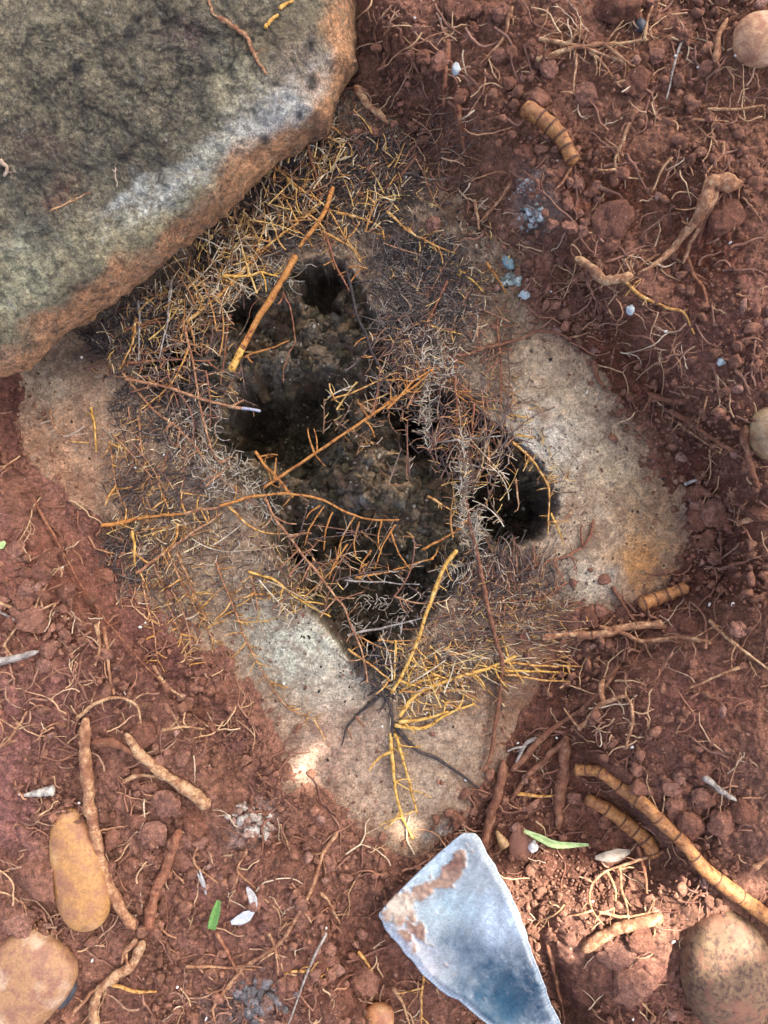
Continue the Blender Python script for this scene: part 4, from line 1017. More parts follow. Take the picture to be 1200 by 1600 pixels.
scatter_fine('reddish_root_litter', 'mass of rusty brown rootlets around the eastern holes and rim', 'red', [
    (650, 560, 90, 50, 40, 170, 22, 1.0, 40, 70, 0, 10, .28), (730, 500, 80, 60, 40, 360, 16, .9, 60, 60, 0, 5, .5), (740, 690, 70, 80, 40, 120, 24, 1.3, 80, 50, 4, 16, .5),
    (640, 620, 60, 60, 40, 80, 26, 1.2, 30, 60, 3, 14, .5), (800, 930, 100, 60, 0, 170, 20, .9, 90, 18, 0, 4, .3), (800, 960, 90, 60, 0, 140, 24, .9, 2, 12, 0, 4, .3), (790, 890, 60, 26, 0, 110, 26, 1.1, 85, 20, 3, 12, .3),
    (240, 740, 90, 70, 20, 150, 20, .8, 20, 40, 0, 5, .28), (260, 900, 90, 90, 30, 90, 16, .8, 20, 30, 0, 4, .5), (740, 990, 60, 40, 0, 60, 24, 1.0, 10, 50, 2, 10, .5),
    (420, 330, 130, 60, -38, 240, 24, 1.0, 80, 60, 0, 12, .28), (560, 260, 80, 60, 0, 190, 22, 1.0, 60, 60, 0, 6, .28), (680, 250, 60, 80, 30, 150, 26, 1.0, 50, 60, 0, 4, .28), (300, 500, 90, 60, 0, 110, 26, 1.1, 85, 50, 2, 10, .5)], 6)
scatter_fine('dark_root_felt', 'felt of blackish fine roots around the hollow and under the boulder', 'dark', [
    (420, 330, 140, 70, -38, 1440, 26, .9, 60, 70, -1, 6, .4), (200, 520, 80, 40, -15, 420, 30, .9, 40, 70, -1, 8, .4), (560, 290, 90, 80, 0, 672, 26, .8, 40, 70, -1, 7, .4),
    (650, 450, 90, 80, 40, 992, 26, .8, 50, 70, -1, 7, .4), (640, 540, 60, 30, 40, 200, 30, .9, 40, 70, 0, 8, .4), (230, 640, 70, 50, 20, 260, 28, .8, 30, 60, -1, 7, .4), (250, 770, 90, 50, 10, 240, 28, .7, 20, 50, -1, 5, .4),
    (190, 880, 40, 50, 0, 160, 26, 1.0, 50, 60, 0, 5, .4), (300, 880, 100, 80, 30, 120, 24, .7, 30, 60, -1, 5, .4), (590, 1050, 40, 50, 0, 130, 26, 1.2, 60, 60, 1, 8, .4), (780, 900, 100, 50, 0, 240, 30, .8, 20, 60, 0, 4, .28), (690, 660, 60, 70, 0, 90, 34, .8, 60, 60, -8, 8, .4), (730, 1040, 80, 40, 0, 120, 28, .8, 10, 60, 0, 4, .28)], 7)
scatter_fine('grey_root_fuzz', 'pale grey fuzzy root hairs hanging along the lips of the hollow', 'fuzz', [
    (690, 570, 40, 26, 20, 160, 15, .8, 90, 80, 6, 18, .8), (655, 540, 50, 26, 10, 130, 15, .8, 40, 80, 2, 10, .8), (668, 640, 5, 64, 0, 120, 11, .8, 90, 70, 10, 20, .8), (722, 750, 7, 80, 0, 190, 12, .9, 60, 80, 12, 22, .8), (738, 830, 16, 30, 0, 150, 14, .9, 60, 80, 6, 14, .8),
    (720, 890, 40, 24, -20, 45, 20, .9, 30, 80, 3, 12, .7), (350, 745, 60, 36, 30, 260, 15, .8, 30, 80, 2, 10, .8), (300, 670, 40, 60, 30, 130, 16, .8, 60, 80, 1, 8, .8), (400, 790, 40, 20, 20, 90, 15, .8, 40, 80, 1, 8, .8),
    (390, 440, 90, 20, -15, 130, 20, .8, 60, 80, 4, 14, .8), (250, 500, 90, 60, 0, 110, 22, .8, 80, 60, 2, 10, .7), (660, 470, 80, 70, 30, 240, 16, .7, 50, 80, 0, 5, .7), (590, 960, 60, 26, -10, 60, 16, .8, 30, 80, 2, 10, .7), (620, 600, 50, 40, 0, 90, 22, .6, 30, 80, 0, 10, .7), (330, 850, 90, 60, 30, 110, 12, .7, 10, 80, 0, 3, 1)], 8)

def wiry(name, label, specs, seed):
    rg = random.Random(seed); bag = Bag()
    for (cx, cy, rx, ry, rot, n, L0, L1, hd, spread, lo, hi, pal) in specs:
        ca, sa = math.cos(R(rot)), math.sin(R(rot))
        for _ in range(n):
            u, v = rg.gauss(0, .5), rg.gauss(0, .5)
            px = cx + u * rx * ca - v * ry * sa; py = cy + u * rx * sa + v * ry * ca
            a = R(hd + rg.gauss(0, spread)); L = rg.uniform(L0, L1); seg = 9; t = np.linspace(0, 1, seg)
            bend = rg.gauss(0, .25)
            qx = px + np.cos(a + bend * t) * L * (t - .5); qy = py - np.sin(a + bend * t) * L * (t - .5)
            if SD_BOUL(qx, qy).min() < -10: continue
            zt = TOPS(qx, qy); z = zt.mean() * .5 + zt * .5 + (rg.uniform(lo, hi) + rg.uniform(-5, 5) * t) * S
            x, y = unproj(qx, qy, z); P3 = np.stack([x, y, z], -1); rd = rg.uniform(.9, 1.7)
            c0 = np.array(rg.choice(PAL[pal])); V, F = tube(P3, rd * S * (1 - .45 * t), 5, 0, cap=False)
            bag.add(V, F, c0 * np.repeat(.65 + .6 * np.random.default_rng(rg.randrange(9999)).random(seg), 5)[:, None])
            k = int(L / rg.uniform(5, 12)); side_l = rg.uniform(8, 20)
            for q in range(k):
                w = rg.random() * (seg - 1); i = int(w); f = w - i; P0 = P3[i] * (1 - f) + P3[min(i + 1, seg - 1)] * f
                b = a + rg.choice([-1, 1]) * R(rg.gauss(65, 20)); l2 = side_l * rg.uniform(.3, 1.5) * S; tt = np.linspace(0, 1, 3); up = rg.uniform(-.2, .45)
                C3 = P0 + np.stack([np.cos(b + .25 * tt) * l2 * tt, np.sin(b + .25 * tt) * l2 * tt, up * l2 * tt], -1)
                pc = np.array(rg.choice(PAL['gold' if rg.random() < .55 else pal]))
                V, F = tube(C3, rd * .62 * S * (1 - .4 * tt), 3, rg.random(), cap=False); bag.add(V, F, pc)
    return tag(bag.build(name, M['strand']), label, 'roots', kind='stuff')
wiry('wiry_root_mesh', 'wiry mesh of thin branching roots woven over the hollow and its rim', [
    (400, 360, 130, 50, -38, 34, 40, 120, 60, 35, 4, 18, 'gold'), (300, 470, 110, 50, -30, 26, 40, 120, 75, 30, 4, 16, 'gold'), (540, 300, 80, 80, 0, 20, 30, 90, 100, 50, 2, 10, 'gold'),
    (240, 560, 90, 60, 0, 18, 40, 130, 0, 25, 3, 12, 'red'), (240, 700, 90, 80, 0, 22, 50, 120, -65, 18, 1, 5, 'red'), (270, 830, 90, 50, 0, 18, 40, 100, 35, 30, 1, 6, 'gold'), (300, 930, 110, 70, 30, 16, 50, 130, -62, 10, 0, 4, 'red'),
    (650, 560, 80, 50, 30, 26, 40, 120, 60, 50, 2, 14, 'red'), (720, 680, 60, 90, 30, 30, 50, 140, 85, 25, 4, 18, 'red'), (760, 760, 60, 60, 0, 16, 40, 100, 60, 40, 4, 14, 'gold'), (700, 480, 90, 70, 40, 22, 40, 110, 60, 50, 1, 6, 'red'),
    (800, 930, 90, 40, 0, 16, 60, 150, 8, 10, 1, 4, 'red'), (760, 990, 100, 50, 0, 22, 50, 140, 3, 12, 1, 7, 'red'), (650, 1040, 70, 40, 0, 24, 40, 110, 40, 50, 3, 12, 'gold'), (690, 920, 60, 40, 0, 8, 50, 120, 20, 40, 4, 14, 'red'),
    (520, 870, 100, 70, 0, 12, 50, 150, 50, 50, 4, 14, 'red'), (450, 900, 60, 60, 40, 12, 40, 110, -35, 40, 3, 12, 'gold'), (560, 640, 60, 50, 0, 9, 40, 90, 35, 30, 0, 12, 'gold'), (350, 600, 70, 70, 0, 9, 50, 120, -70, 30, 4, 12, 'red')], 77)
def bits(name, label, cat, n, r0, r1, cols, seed, field, test, sub=1, sink=.2):
    rg = np.random.default_rng(seed); bag = Bag(); V0, F0 = ico(sub); k = 0; var = []
    for q in range(10):
        nn = np.array([mnoise.fractal(Vector(v) * 1.5 + Vector((q * 5.3, seed, 0)), 1, 2, 3) for v in V0])
        var.append(facet(V0 * (1 + .85 * nn[:, None]) * rg.uniform(.7, 1.3, 3), q + seed, 7, .5, .9))
    while k < n:
        px, py = rg.uniform(-20, 1160), rg.uniform(130, 1380)
        if rg.random() > test(px, py): continue
        k += 1; r = r0 + (r1 - r0) * rg.random() ** 2.5; th = rg.uniform(0, 6.28); c, s_ = math.cos(th), math.sin(th)
        W = var[k % 10] * np.array((rg.uniform(.75, 1.35), 1, rg.uniform(.6, 1))) * r * S
        W = W @ np.array(((c, s_, 0), (-s_, c, 0), (0, 0, 1)))
        z = float(field(px, py)) + r * S * sink; x, y = unproj(px, py, float(ZL(px, py)))
        bag.add(W + np.array((x, y, z)), F0, np.array(cols[int(rg.integers(len(cols)))]) * rg.uniform(.7, 1.3))
    return tag(bag.build(name, M['stone_bits']), label, cat, kind='stuff')
bits('hollow_rubble', 'knobbly muddy rubble lining the floor and walls of the hollow', 'rubble', 1300, 3, 15, [(.085, .068, .04), (.12, .095, .06), (.16, .11, .06), (.06, .05, .028), (.10, .09, .07), (.19, .14, .09), (.045, .04, .025), (.09, .06, .035)], 91, FLOOR, lambda a, b: 0 if SD_OPEN(a, b) > -8 else (.25 if any(((a - q[0]) / q[2]) ** 2 + ((b - q[1]) / q[3]) ** 2 < 1 for q in ((440, 665, 85, 65), (690, 660, 50, 50), (810, 800, 65, 50), (575, 1040, 30, 30), (505, 430, 30, 45))) else 1.0), 2, -.2)
bits('hollow_grit', 'fine grit and pale flecks stuck to the mud of the hollow', 'grit', 2600, 1.2, 4.0, [(.10, .08, .05), (.20, .15, .09), (.34, .29, .20), (.06, .05, .03), (.50, .46, .38), (.16, .13, .07)], 92, FLOOR, lambda a, b: 1.0 if SD_OPEN(a, b) < -2 else 0, 1, .3)
bits('humus_crumbs', 'dark humus crumbs and grit strewn on the stone around the hollow', 'crumbs', 3800, .8, 3.2, [(.09, .065, .05), (.16, .11, .08), (.25, .13, .09), (.42, .35, .27), (.05, .04, .035), (.30, .23, .17), (.24, .11, .075)], 93, TOPF,
     lambda a, b: 0 if (SD_OPEN(a, b) < 2 or SD_STONE(a, b) > 10 or SD_BOUL(a, b) < -4) else (.05 + .95 * math.exp(-float(SD_OPEN(a, b)) / 34.0) if b > 470 else 1.0), 1, .2)

# strands of fine root litter lying on the soil, kept off the bare stone
def soil_litter(name, label, mat, n, rad, L0, L1, seed, lo=0.5, hi=3.5):
    rg = random.Random(seed); bag = Bag()
    while n > 0:
        px = rg.uniform(-60, 1260); py = rg.uniform(-60, 1660)
        dens = float(vnoise(np.array([px]), np.array([py]), 110, seed)[0])
        if SD_STONE(px, py) < 4 or SD_BOUL(px, py) < 10 or rg.random() > dens ** 1.5 * 1.4: continue
        n -= 1
        pcol = rg.choice(PAL[mat]); L = rg.uniform(L0, L1) * rg.uniform(.5, 1.2); seg = 9; a = rg.uniform(0, 6.28)
        t = np.linspace(0, 1, seg); turn = np.cumsum([rg.gauss(0, .30) for _ in range(seg)])
        st = L / (seg - 1)
        qx = px + np.cumsum(np.cos(a + turn)) * st; qy = py + np.cumsum(np.sin(a + turn)) * st
        z = TOPS(qx, qy) + (rg.uniform(lo, hi) + 3.5 * np.sin(t * 3.1 + rg.random()) * rg.random()) * S
        x, y = unproj(qx, qy, z)
        bag.add(*tube(np.stack([x, y, z], -1), rad * rg.uniform(.6, 1.5) * S * (1 - .5 * t), 4, rg.random() * 3, cap=False), pcol)
        for _ in range(rg.choice([0, 0, 1, 2, 3])):     # side branches
            i = rg.randrange(1, seg - 1); l2 = L * rg.uniform(.15, .4); b = a + turn[i] + rg.choice([-1, 1]) * rg.uniform(.5, 1.3)
            tt = np.linspace(0, 1, 4); bx_ = qx[i] + np.cos(b + tt * rg.gauss(0, .5)) * l2 * tt; by_ = qy[i] + np.sin(b) * l2 * tt
            zz = TOPS(bx_, by_) * .6 + z[i] * .4 + .5 * S
            x, y = unproj(bx_, by_, zz)
            bag.add(*tube(np.stack([x, y, zz], -1), rad * .65 * S * (1 - .5 * tt), 3, 0, cap=False), pcol)
    tag(bag.build(name, M['strand']), label, 'roots', kind='stuff')
soil_litter('tan_root_litter', 'tan rootlets strewn over the red soil', 'tan', 560, 1.25, 20, 90, 31)
soil_litter('pale_root_litter', 'pale rootlets strewn over the red soil', 'pale', 230, 1.1, 20, 80, 33)
soil_litter('brown_root_litter', 'soil coloured rootlets half buried in the red soil', 'brown', 600, 1.9, 25, 90, 35, -.5, 2.5)

# ------------------------------------------------------------------ clods, crumbs, pebbles
def lump(seed, sub=4, amp=.22, fr=1.3, flat=.75):
    bm = bmesh.new(); bmesh.ops.create_icosphere(bm, subdivisions=sub, radius=1)
    off = Vector((seed * 7.1, seed * 3.3, seed * 1.7))
    for v in bm.verts:
        n_ = v.co.normalized()
        d = mnoise.fractal(n_ * fr + off, 1.0, 2.0, 4) * amp * 1.3
        v.co = n_ * (1 + d)
    W = facet(np.array([v.co[:] for v in bm.verts]), seed + 40, 12, .6, .9)
    for v, w in zip(bm.verts, W):
        n_ = Vector(w); f = 1 + mnoise.fractal(n_ * 5 + off, .7, 2.0, 4) * .07 + mnoise.fractal(n_ * 14 + off, .7, 2.0, 2) * .03
        v.co = n_ * f; v.co.z *= flat
    me = bpy.data.meshes.new('soil_clod'); bm.to_mesh(me); bm.free()
    me.polygons.foreach_set('use_smooth', [True] * len(me.polygons))
    return me
clod_meshes = [lump(k, 4, .34, 1.0 + .12 * k, .62) for k in range(9)]
for me in clod_meshes: me.materials.append(M['clod'])
def clod(px, py, r, label=None, mesh=None, group=None, ell=1.0, rot=None):
    o = bpy.data.objects.new('soil_clod', mesh or random.choice(clod_meshes)); COL.objects.link(o)
    o.location = at(px, py, r * (.22 if r < 16 else .05) * S, TOPF)
    a = random.uniform(0, 6.28) if rot is None else rot
    o.rotation_euler = (random.uniform(-.4, .4), random.uniform(-.4, .4), a)
    o.scale = (r * S * ell, r * S / ell, r * S * random.uniform(.75, 1))
    tag(o, label, 'soil clod', group)
    return o
big = [(960, 6, 38, 'large flat reddish clod cut by the top edge of the photo'), (714, 6, 26, 'rounded clod at the top edge left of the flat one'), (915, 146, 20, 'clod with a whitish lower side under the bushy root spray'),
       (996, 128, 22, 'tall clod right of the bushy root spray'), (822, 238, 16, 'round clod left of the fat ringed root'), (838, 158, 20, 'clod above the fat ringed root'), (60, 898, 18, 'upper round clod of the pair at the left edge'),
       (38, 934, 24, 'lower round clod of the pair at the left edge'), (56, 966, 26, 'biggest clod behind the left root spray'), (78, 1014, 14, 'clod with a white speck at the left'), (240, 1302, 24, 'purplish clod between pale crust and reddish root'), (318, 1196, 0, ''),
       (300, 1292, 30, 'big clod at the foot of the broad pale root'), (262, 1256, 26, 'clod left of the broad pale root end'), (224, 1148, 22, 'dusty clod under the arched root'), (320, 1032, 12, 'red clod on the west side of the pale green patch'),
       (352, 1036, 17, 'bright red clod next to it on the stone edge'), (944, 905, 11, 'brown pebble like clod on the pale stone'), (895, 910, 8, 'small red clod on the pale stone'), (920, 964, 16, 'red clod at the stone edge'), (938, 955, 12, 'smaller red clod beside it at the stone edge'),
       (816, 992, 11, 'clod at the left end of the slim ringed root'), (675, 352, 13, 'flat red clod north of the stone'), (562, 226, 10, 'red pellet in the north mat'), (676, 1147, 5, 'tiny red crumb on the stone right of the golden roots'),
       (1080, 1290, 28, 'rough dark clod right of the long rhizome'), (1060, 1262, 20, 'dark clod above the rough one'), (1130, 1290, 22, 'red clod right of the rough dark one'), (1160, 1270, 22, 'clod near the right edge above the lit soil'), (1092, 808, 22, 'clod right of the orange stone patch'),
       (1115, 800, 24, 'larger clod next to it in the trench'), (985, 620, 10, 'clod under the coated tangle'), (660, 1275, 0, ''), (712, 1278, 16, 'red clod at the stone tip beside the trowel'), (740, 1268, 10, 'small clod between stone tip and woody root'), (568, 1530, 24, 'reddish clod left of the trowel'), (512, 1350, 14, 'round clod in the bottom centre'),
       (240, 1455, 14, 'clod right of the root junction'), (60, 1370, 40, 'broad clod left of the yellow pebble'), (30, 1440, 24, 'clod above the corner pebble'), (640, 1450, 0, ''), (1090, 120, 0, ''), (1075, 980, 14, 'rounded clod on the lower right bank'), (1155, 985, 14, 'clod with a twig near the right edge'), (1130, 330, 30, 'upright clod right of the brown root trunk'),
       (960, 345, 34, 'undercut clod left of the brown root trunk'), (1085, 1040, 9, 'left one of two round pellets on the lower right bank'), (1083, 1052, 9, 'lower one of two round pellets on the lower right bank'), (960, 1490, 30, 'lit pinkish clod below the wood splinter'), (1000, 1470, 28, 'sunlit clod right of the wood splinter'), (985, 1535, 36, 'dim clod below the sunlit ones')]
nb = 0
for (a, b, r, l) in big:
    if r: clod(a, b, r, l); nb += 1
zones = [(60, 960, 90, 110, 34, 13, 'red clods heaped on the left bank'), (230, 1290, 120, 110, 48, 10, 'red clods around the broad pale root'), (330, 1090, 60, 60, 26, 9, 'red clods in the ditch below the comb like roots'), (920, 330, 70, 60, 22, 10, 'red clods left of the brown root trunk'),
         (1080, 820, 60, 60, 22, 11, 'red clods in the trench right of the stone'), (1060, 1250, 110, 80, 26, 12, 'clods around the long rhizome'), (500, 1500, 130, 90, 36, 10, 'red clods in the bottom centre'), (880, 60, 230, 70, 34, 11, 'red clods along the top edge')]
tot = 0
for (cx, cy, rx, ry, n, r, g) in zones:
    k = 0
    while k < n:
        px = cx + random.gauss(0, .55) * rx; py = cy + random.gauss(0, .55) * ry
        if SD_STONE(px, py) < 8 or SD_BOUL(px, py) < 15 or not (-20 < px < 1220 and -20 < py < 1620): continue
        clod(px, py, r * random.uniform(.55, 1.35), 'small faceted ' + g.replace('clods', 'clod'), group=g); k += 1; tot += 1

def crumb_field(name, label, n, r0, r1, sub, seed, sdmin=-40):
    rg = np.random.default_rng(seed)
    V0, F0 = ico(sub); var = []
    for k in range(8):
        nn = np.array([mnoise.fractal(Vector(v) * 1.4 + Vector((k * 5.3, seed, 0)), 1, 2, 3) for v in V0])
        var.append(facet(V0 * (1 + .38 * nn[:, None]), k + seed, 9, .38, .82))
    px = rg.uniform(-60, 1260, n * 3); py = rg.uniform(-60, 1660, n * 3)
    sd_ = SD_STONE(px, py); sb = SD_BOUL(px, py)
    dens = vnoise(px, py, 90, 61) ** 2.2 * 1.8
    prob = np.where(sd_ > 0, dens, .32 * np.exp(sd_ / 22.0))
    k = (rg.random(len(px)) < prob) & (sb > 4) & (sd_ > -120)
    px = px[k][:n]; py = py[k][:n]; m_ = len(px)
    r = r0 + (r1 - r0) * rg.random(m_) ** 2.2
    z = TOPF(px, py) + r * S * .35
    x, y = unproj(px, py, z)
    th = rg.uniform(0, 6.28, m_); fl = rg.uniform(.6, 1.0, m_)
    Vs = np.empty((m_, len(V0), 3)); vk = rg.integers(0, 8, m_)
    vv = np.array(var)[vk]
    c, s_ = np.cos(th)[:, None], np.sin(th)[:, None]
    el = rg.uniform(.75, 1.3, m_)[:, None]
    ax = vv[..., 0] * el; ay = vv[..., 1] / el
    rr_ = (r * S)[:, None]
    Vs[..., 0] = (ax * c - ay * s_) * rr_ + x[:, None]; Vs[..., 1] = (ax * s_ + ay * c) * rr_ + y[:, None]; Vs[..., 2] = vv[..., 2] * fl[:, None] * rr_ + z[:, None]
    Fs = F0[None] + (np.arange(m_) * len(V0))[:, None, None]
    base = np.array(SOIL_A) * rg.uniform(.72, 1.35, (m_, 1)); 
    lg = (rg.random(m_) < .06)[:, None]; base = np.where(lg, np.array((.36, .20, .15)), base)
    colr = np.repeat(base[:, None, :], len(V0), 1).reshape(-1, 3)
    o = mesh_np(name, Vs.reshape(-1, 3), Fs.reshape(-1, 3), M['soil'], True, col=colr)
    tag(o, label, 'soil crumbs', kind='stuff')
crumb_field('soil_crumbs', 'loose red crumbs scattered over the soil and stone edges', 3000, 3.0, 11.0, 2, 61)
crumb_field('soil_grains', 'small red grains scattered over the soil', 14000, 1.6, 4.2, 1, 62)

def pebble(name, label, cat, px, py, rx, ry, rot, hz, mat, taper=0.0, sq=2.0, bend=0.0, lift=.2, sub=5, amp=.03):
    bm = bmesh.new(); bmesh.ops.create_icosphere(bm, subdivisions=sub, radius=1)
    for v in bm.verts:
        n_ = v.co.normalized()
        q = (abs(n_.x) ** sq + abs(n_.y) ** sq + abs(n_.z) ** 2.2) ** (-1 / sq)
        c = n_ * q
        c *= 1 + amp * mnoise.fractal(n_ * 1.6 + Vector((px, py, 0)), 1, 2, 3)
        k = 1 + taper * c.y
        c.x = c.x * k + bend * (c.y * c.y - .4)
        v.co = Vector((c.x * rx * S, c.y * ry * S, c.z * hz * S * (1 + .5 * taper * c.y)))
    me = bpy.data.meshes.new(name); bm.to_mesh(me); bm.free(); me.materials.append(mat)
    me.polygons.foreach_set('use_smooth', [True] * len(me.polygons))
    o = bpy.data.objects.new(name, me); COL.objects.link(o)
    o.location = at(px, py, hz * lift * S); o.rotation_euler = (0, 0, R(rot))
    return tag(o, label, cat)

def pebble_mat(name, base, st, pale, scale=120, rough=.5):
    m, nt, bs = new_mat(name); p = posn(nt)
    n1 = noise_n(nt, p, scale, 4, .6); n2 = noise_n(nt, p, scale * 5, 4, .7); n3 = noise_n(nt, p, scale * .4, 3, .5)
    c = mix(nt, base, st, mapr(nt, n1, .46, .60)); c = mix(nt, c, pale, mapr(nt, n3, .56, .66, 0, .75)); c = mult_grey(nt, c, n2, .68, 1.25); c = mix(nt, c, (.24, .10, .06), mapr(nt, noise_n(nt, p, 55, 5, .7, .5), .52, .60, 0, .6)); c = mix(nt, c, (.08, .04, .02), mapr(nt, noise_n(nt, p, 800, 3, .7), .62, .70, 0, .6))
    nt.links.new(c, bs.inputs['Base Color']); bs.inputs['Roughness'].default_value = rough
    bump(nt, bs, n2, .0004, .7)
    return m
pm1 = pebble_mat('ochre_pebble', (.42, .215, .07), (.34, .16, .075), (.60, .36, .16), 90)
pm2 = pebble_mat('pinkish_pebble', (.33, .18, .085), (.24, .115, .07), (.46, .33, .22), 110)
pm3 = pebble_mat('speckled_brown_stone', (.16, .095, .05), (.07, .035, .022), (.24, .15, .08), 300, .75)
pm4 = pebble_mat('tan_pebble', (.48, .28, .15), (.36, .16, .09), (.58, .38, .24), 120, .7)
pebble('pebble', 'long ochre yellow pebble standing beside the long tan root', 'pebble', 122, 1357, 38, 90, 12, 26, pm1, taper=-.2, sq=2.4, bend=-.06, amp=.015)
pebble('pebble', 'pinkish buff blocky pebble in the lower left corner', 'pebble', 32, 1540, 62, 84, -42, 34, pm2, taper=.0, sq=3.4)
pebble('cobble', 'brown speckled egg shaped stone in the lower right corner', 'stone', 1136, 1514, 68, 88, 8, 48, pm3, taper=-.10, sq=2.2)
pebble('pebble', 'smooth tan pebble cut by the upper right edge', 'pebble', 1190, 62, 38, 36, 0, 22, pm4, sq=2.3)
pebble('pebble', 'olive brown round stone at the middle of the right edge', 'pebble', 1204, 676, 30, 38, 0, 26, pebble_mat('olive_pebble', (.30, .20, .10), (.17, .10, .05), (.42, .30, .16), 100), sq=2.1)
pebble('pebble', 'orange pebble peeking from the bottom edge left of the trowel', 'pebble', 592, 1590, 24, 22, 0, 16, pebble_mat('orange_pebble', (.48, .22, .09), (.36, .14, .06), (.5, .3, .15)), sq=2.2)
dk = plain('charcoal', (.02, .022, .028), (.07, .075, .085), 300, .6)
blu = plain('blue_grey_chip', (.30, .36, .38), (.52, .58, .58), 350, .7)
whi = plain('white_fleck', (.62, .60, .55), (.82, .80, .76), 400, .7)
pebble('pebble', 'dark slate oval pebble beside the pinkish pebble', 'pebble', 100, 1552, 14, 24, -35, 12, dk, sq=2.4, sub=3)
pebble('stone_chip', 'angular black stone chip below the top flat clod', 'stone chip', 1001, 40, 8, 10, 10, 8, dk, sq=1.5, sub=3, amp=.25)
for (a, b, r, l) in [(712, 108, 9, 'pale blue grey chip at the top centre'), (985, 484, 8, 'pale blue chip on the bank below the golden root'), (1127, 565, 7, 'pale blue chip near the middle right'), (820, 460, 9, 'whitish chip beside the stone corner'), (486, 0, 0, '')]:
    if r: pebble('stone_chip', l, 'stone chip', a, b, r, r * .8, a % 90, r * .7, blu, sq=1.6, sub=3, amp=.3)
pebble('stone_chip', 'blue green slate chip at the northeast stone corner', 'stone chip', 794, 410, 13, 8, -50, 7, plain('teal_slate', (.10, .17, .19), (.26, .36, .36), 300, .6), sq=1.7, sub=3, amp=.25)
def crust(label, px, py, rx, ry, rot, n, rr_, cols, seed):
    rg = random.Random(seed); bag = Bag(); V0, F0 = ico(2); ca, sa = math.cos(R(rot)), math.sin(R(rot))
    for _ in range(n):
        u, v = rg.gauss(0, .5), rg.gauss(0, .5); qx = px + u * rx * ca - v * ry * sa; qy = py + u * rx * sa + v * ry * ca
        r = rr_ * rg.uniform(.35, 1.2) * (1 - .3 * min(1, u * u + v * v)); P3 = at(qx, qy, r * .25 * S, TOPF)
        o3 = Vector((rg.random() * 50, 0, 0)); nn = np.array([mnoise.fractal(Vector(q) * 1.5 + o3, 1, 2, 3) for q in V0])
        W = V0 * (1 + .5 * nn[:, None]) * np.array((r * rg.uniform(.7, 1.4), r, r * .6)) * S + np.array(P3)
        bag.add(W, F0, np.array(rg.choice(cols)) * rg.uniform(.8, 1.2))
    c = at(px, py); return tag(bag.build('mineral_crust', M['stone_bits'], loc=(c.x, c.y, c.z)), label, 'crust')
crust('pale green crust lump under the slate chip', 800, 436, 16, 11, 0, 26, 6, [(.34, .40, .34), (.48, .54, .48), (.22, .22, .18)], 1)
crust('turquoise white crust lump on the red soil right of centre top', 832, 336, 20, 18, 0, 46, 5, [(.56, .66, .64), (.66, .70, .68), (.42, .40, .36)], 2)
crust('sparse whitish crust powder trailing above the turquoise lump', 820, 292, 26, 16, -30, 40, 2.6, [(.50, .46, .42), (.60, .58, .54), (.36, .2, .15)], 5)
crust('pale pinkish white crumbly crust lump below the stone edge', 393, 1284, 44, 24, 40, 90, 6, [(.52, .44, .38), (.40, .26, .20), (.60, .55, .48), (.28, .15, .11)], 3)
crust('blue grey ashy lump at the bottom centre', 404, 1562, 46, 34, 0, 90, 8, [(.17, .16, .16), (.28, .25, .25), (.22, .13, .10), (.12, .11, .11)], 4)
pebble('stone_chip', 'brown triangular flake with a white broken corner', 'stone chip', 812, 1316, 20, 30, 5, 10, plain('brown_flake', (.17, .07, .045), (.24, .11, .07), 200, .8), taper=-.45, sq=1.4, sub=4, amp=.12)
pebble('stone_chip', 'white fleck on the corner of the brown flake', 'stone chip', 832, 1322, 9, 10, 0, 10, whi, sq=1.6, sub=3, amp=.4)
rg = random.Random(9)
k = 0
while k < 60:
    px, py = rg.uniform(0, 1200), rg.uniform(0, 1600)
    if SD_BOUL(px, py) < 10 or SD_OPEN(px, py) < 5: continue
    o = pebble('white_fleck', 'tiny white mineral fleck in the soil', 'fleck', px, py, rg.uniform(1.5, 3.6), rg.uniform(1.4, 2.6), rg.uniform(0, 90), 2, whi, sq=1.7, sub=2, amp=.3, lift=1.2)
    o['group'] = 'tiny white mineral flecks'
    k += 1

# snail shells
def shell(px, py, ln, r, rot, label, ma):
    t = np.linspace(0, 1, 22); a = R(rot)
    qx = px + np.cos(a) * ln * (t - .5); qy = py - np.sin(a) * ln * (t - .5)
    z = float(TOPF(px, py)) + r * .8 * S + 0 * t
    x, y = unproj(qx, qy, z)
    rad = r * S * (1 - .75 * t ** 1.5) * (1 - .14 * np.abs(np.sin(t * 14)))
    V, F = tube(np.stack([x, y, z], -1), rad, 12)
    return tag(mesh_np('snail_shell', V, F, ma, True, loc=(x[0], y[0], z[0] - r * S)), label, 'shell')
shell(60, 1239, 46, 8, 190, 'small white and grey tapering snail shell on the left soil', plain('shell_white', (.16, .15, .14), (.62, .57, .46), 190, .4))
shell(782, 1310, 26, 10, 120, 'small glossy brown snail shell beside the woody root', plain('shell_brown', (.22, .12, .05), (.48, .30, .14), 190, .3))

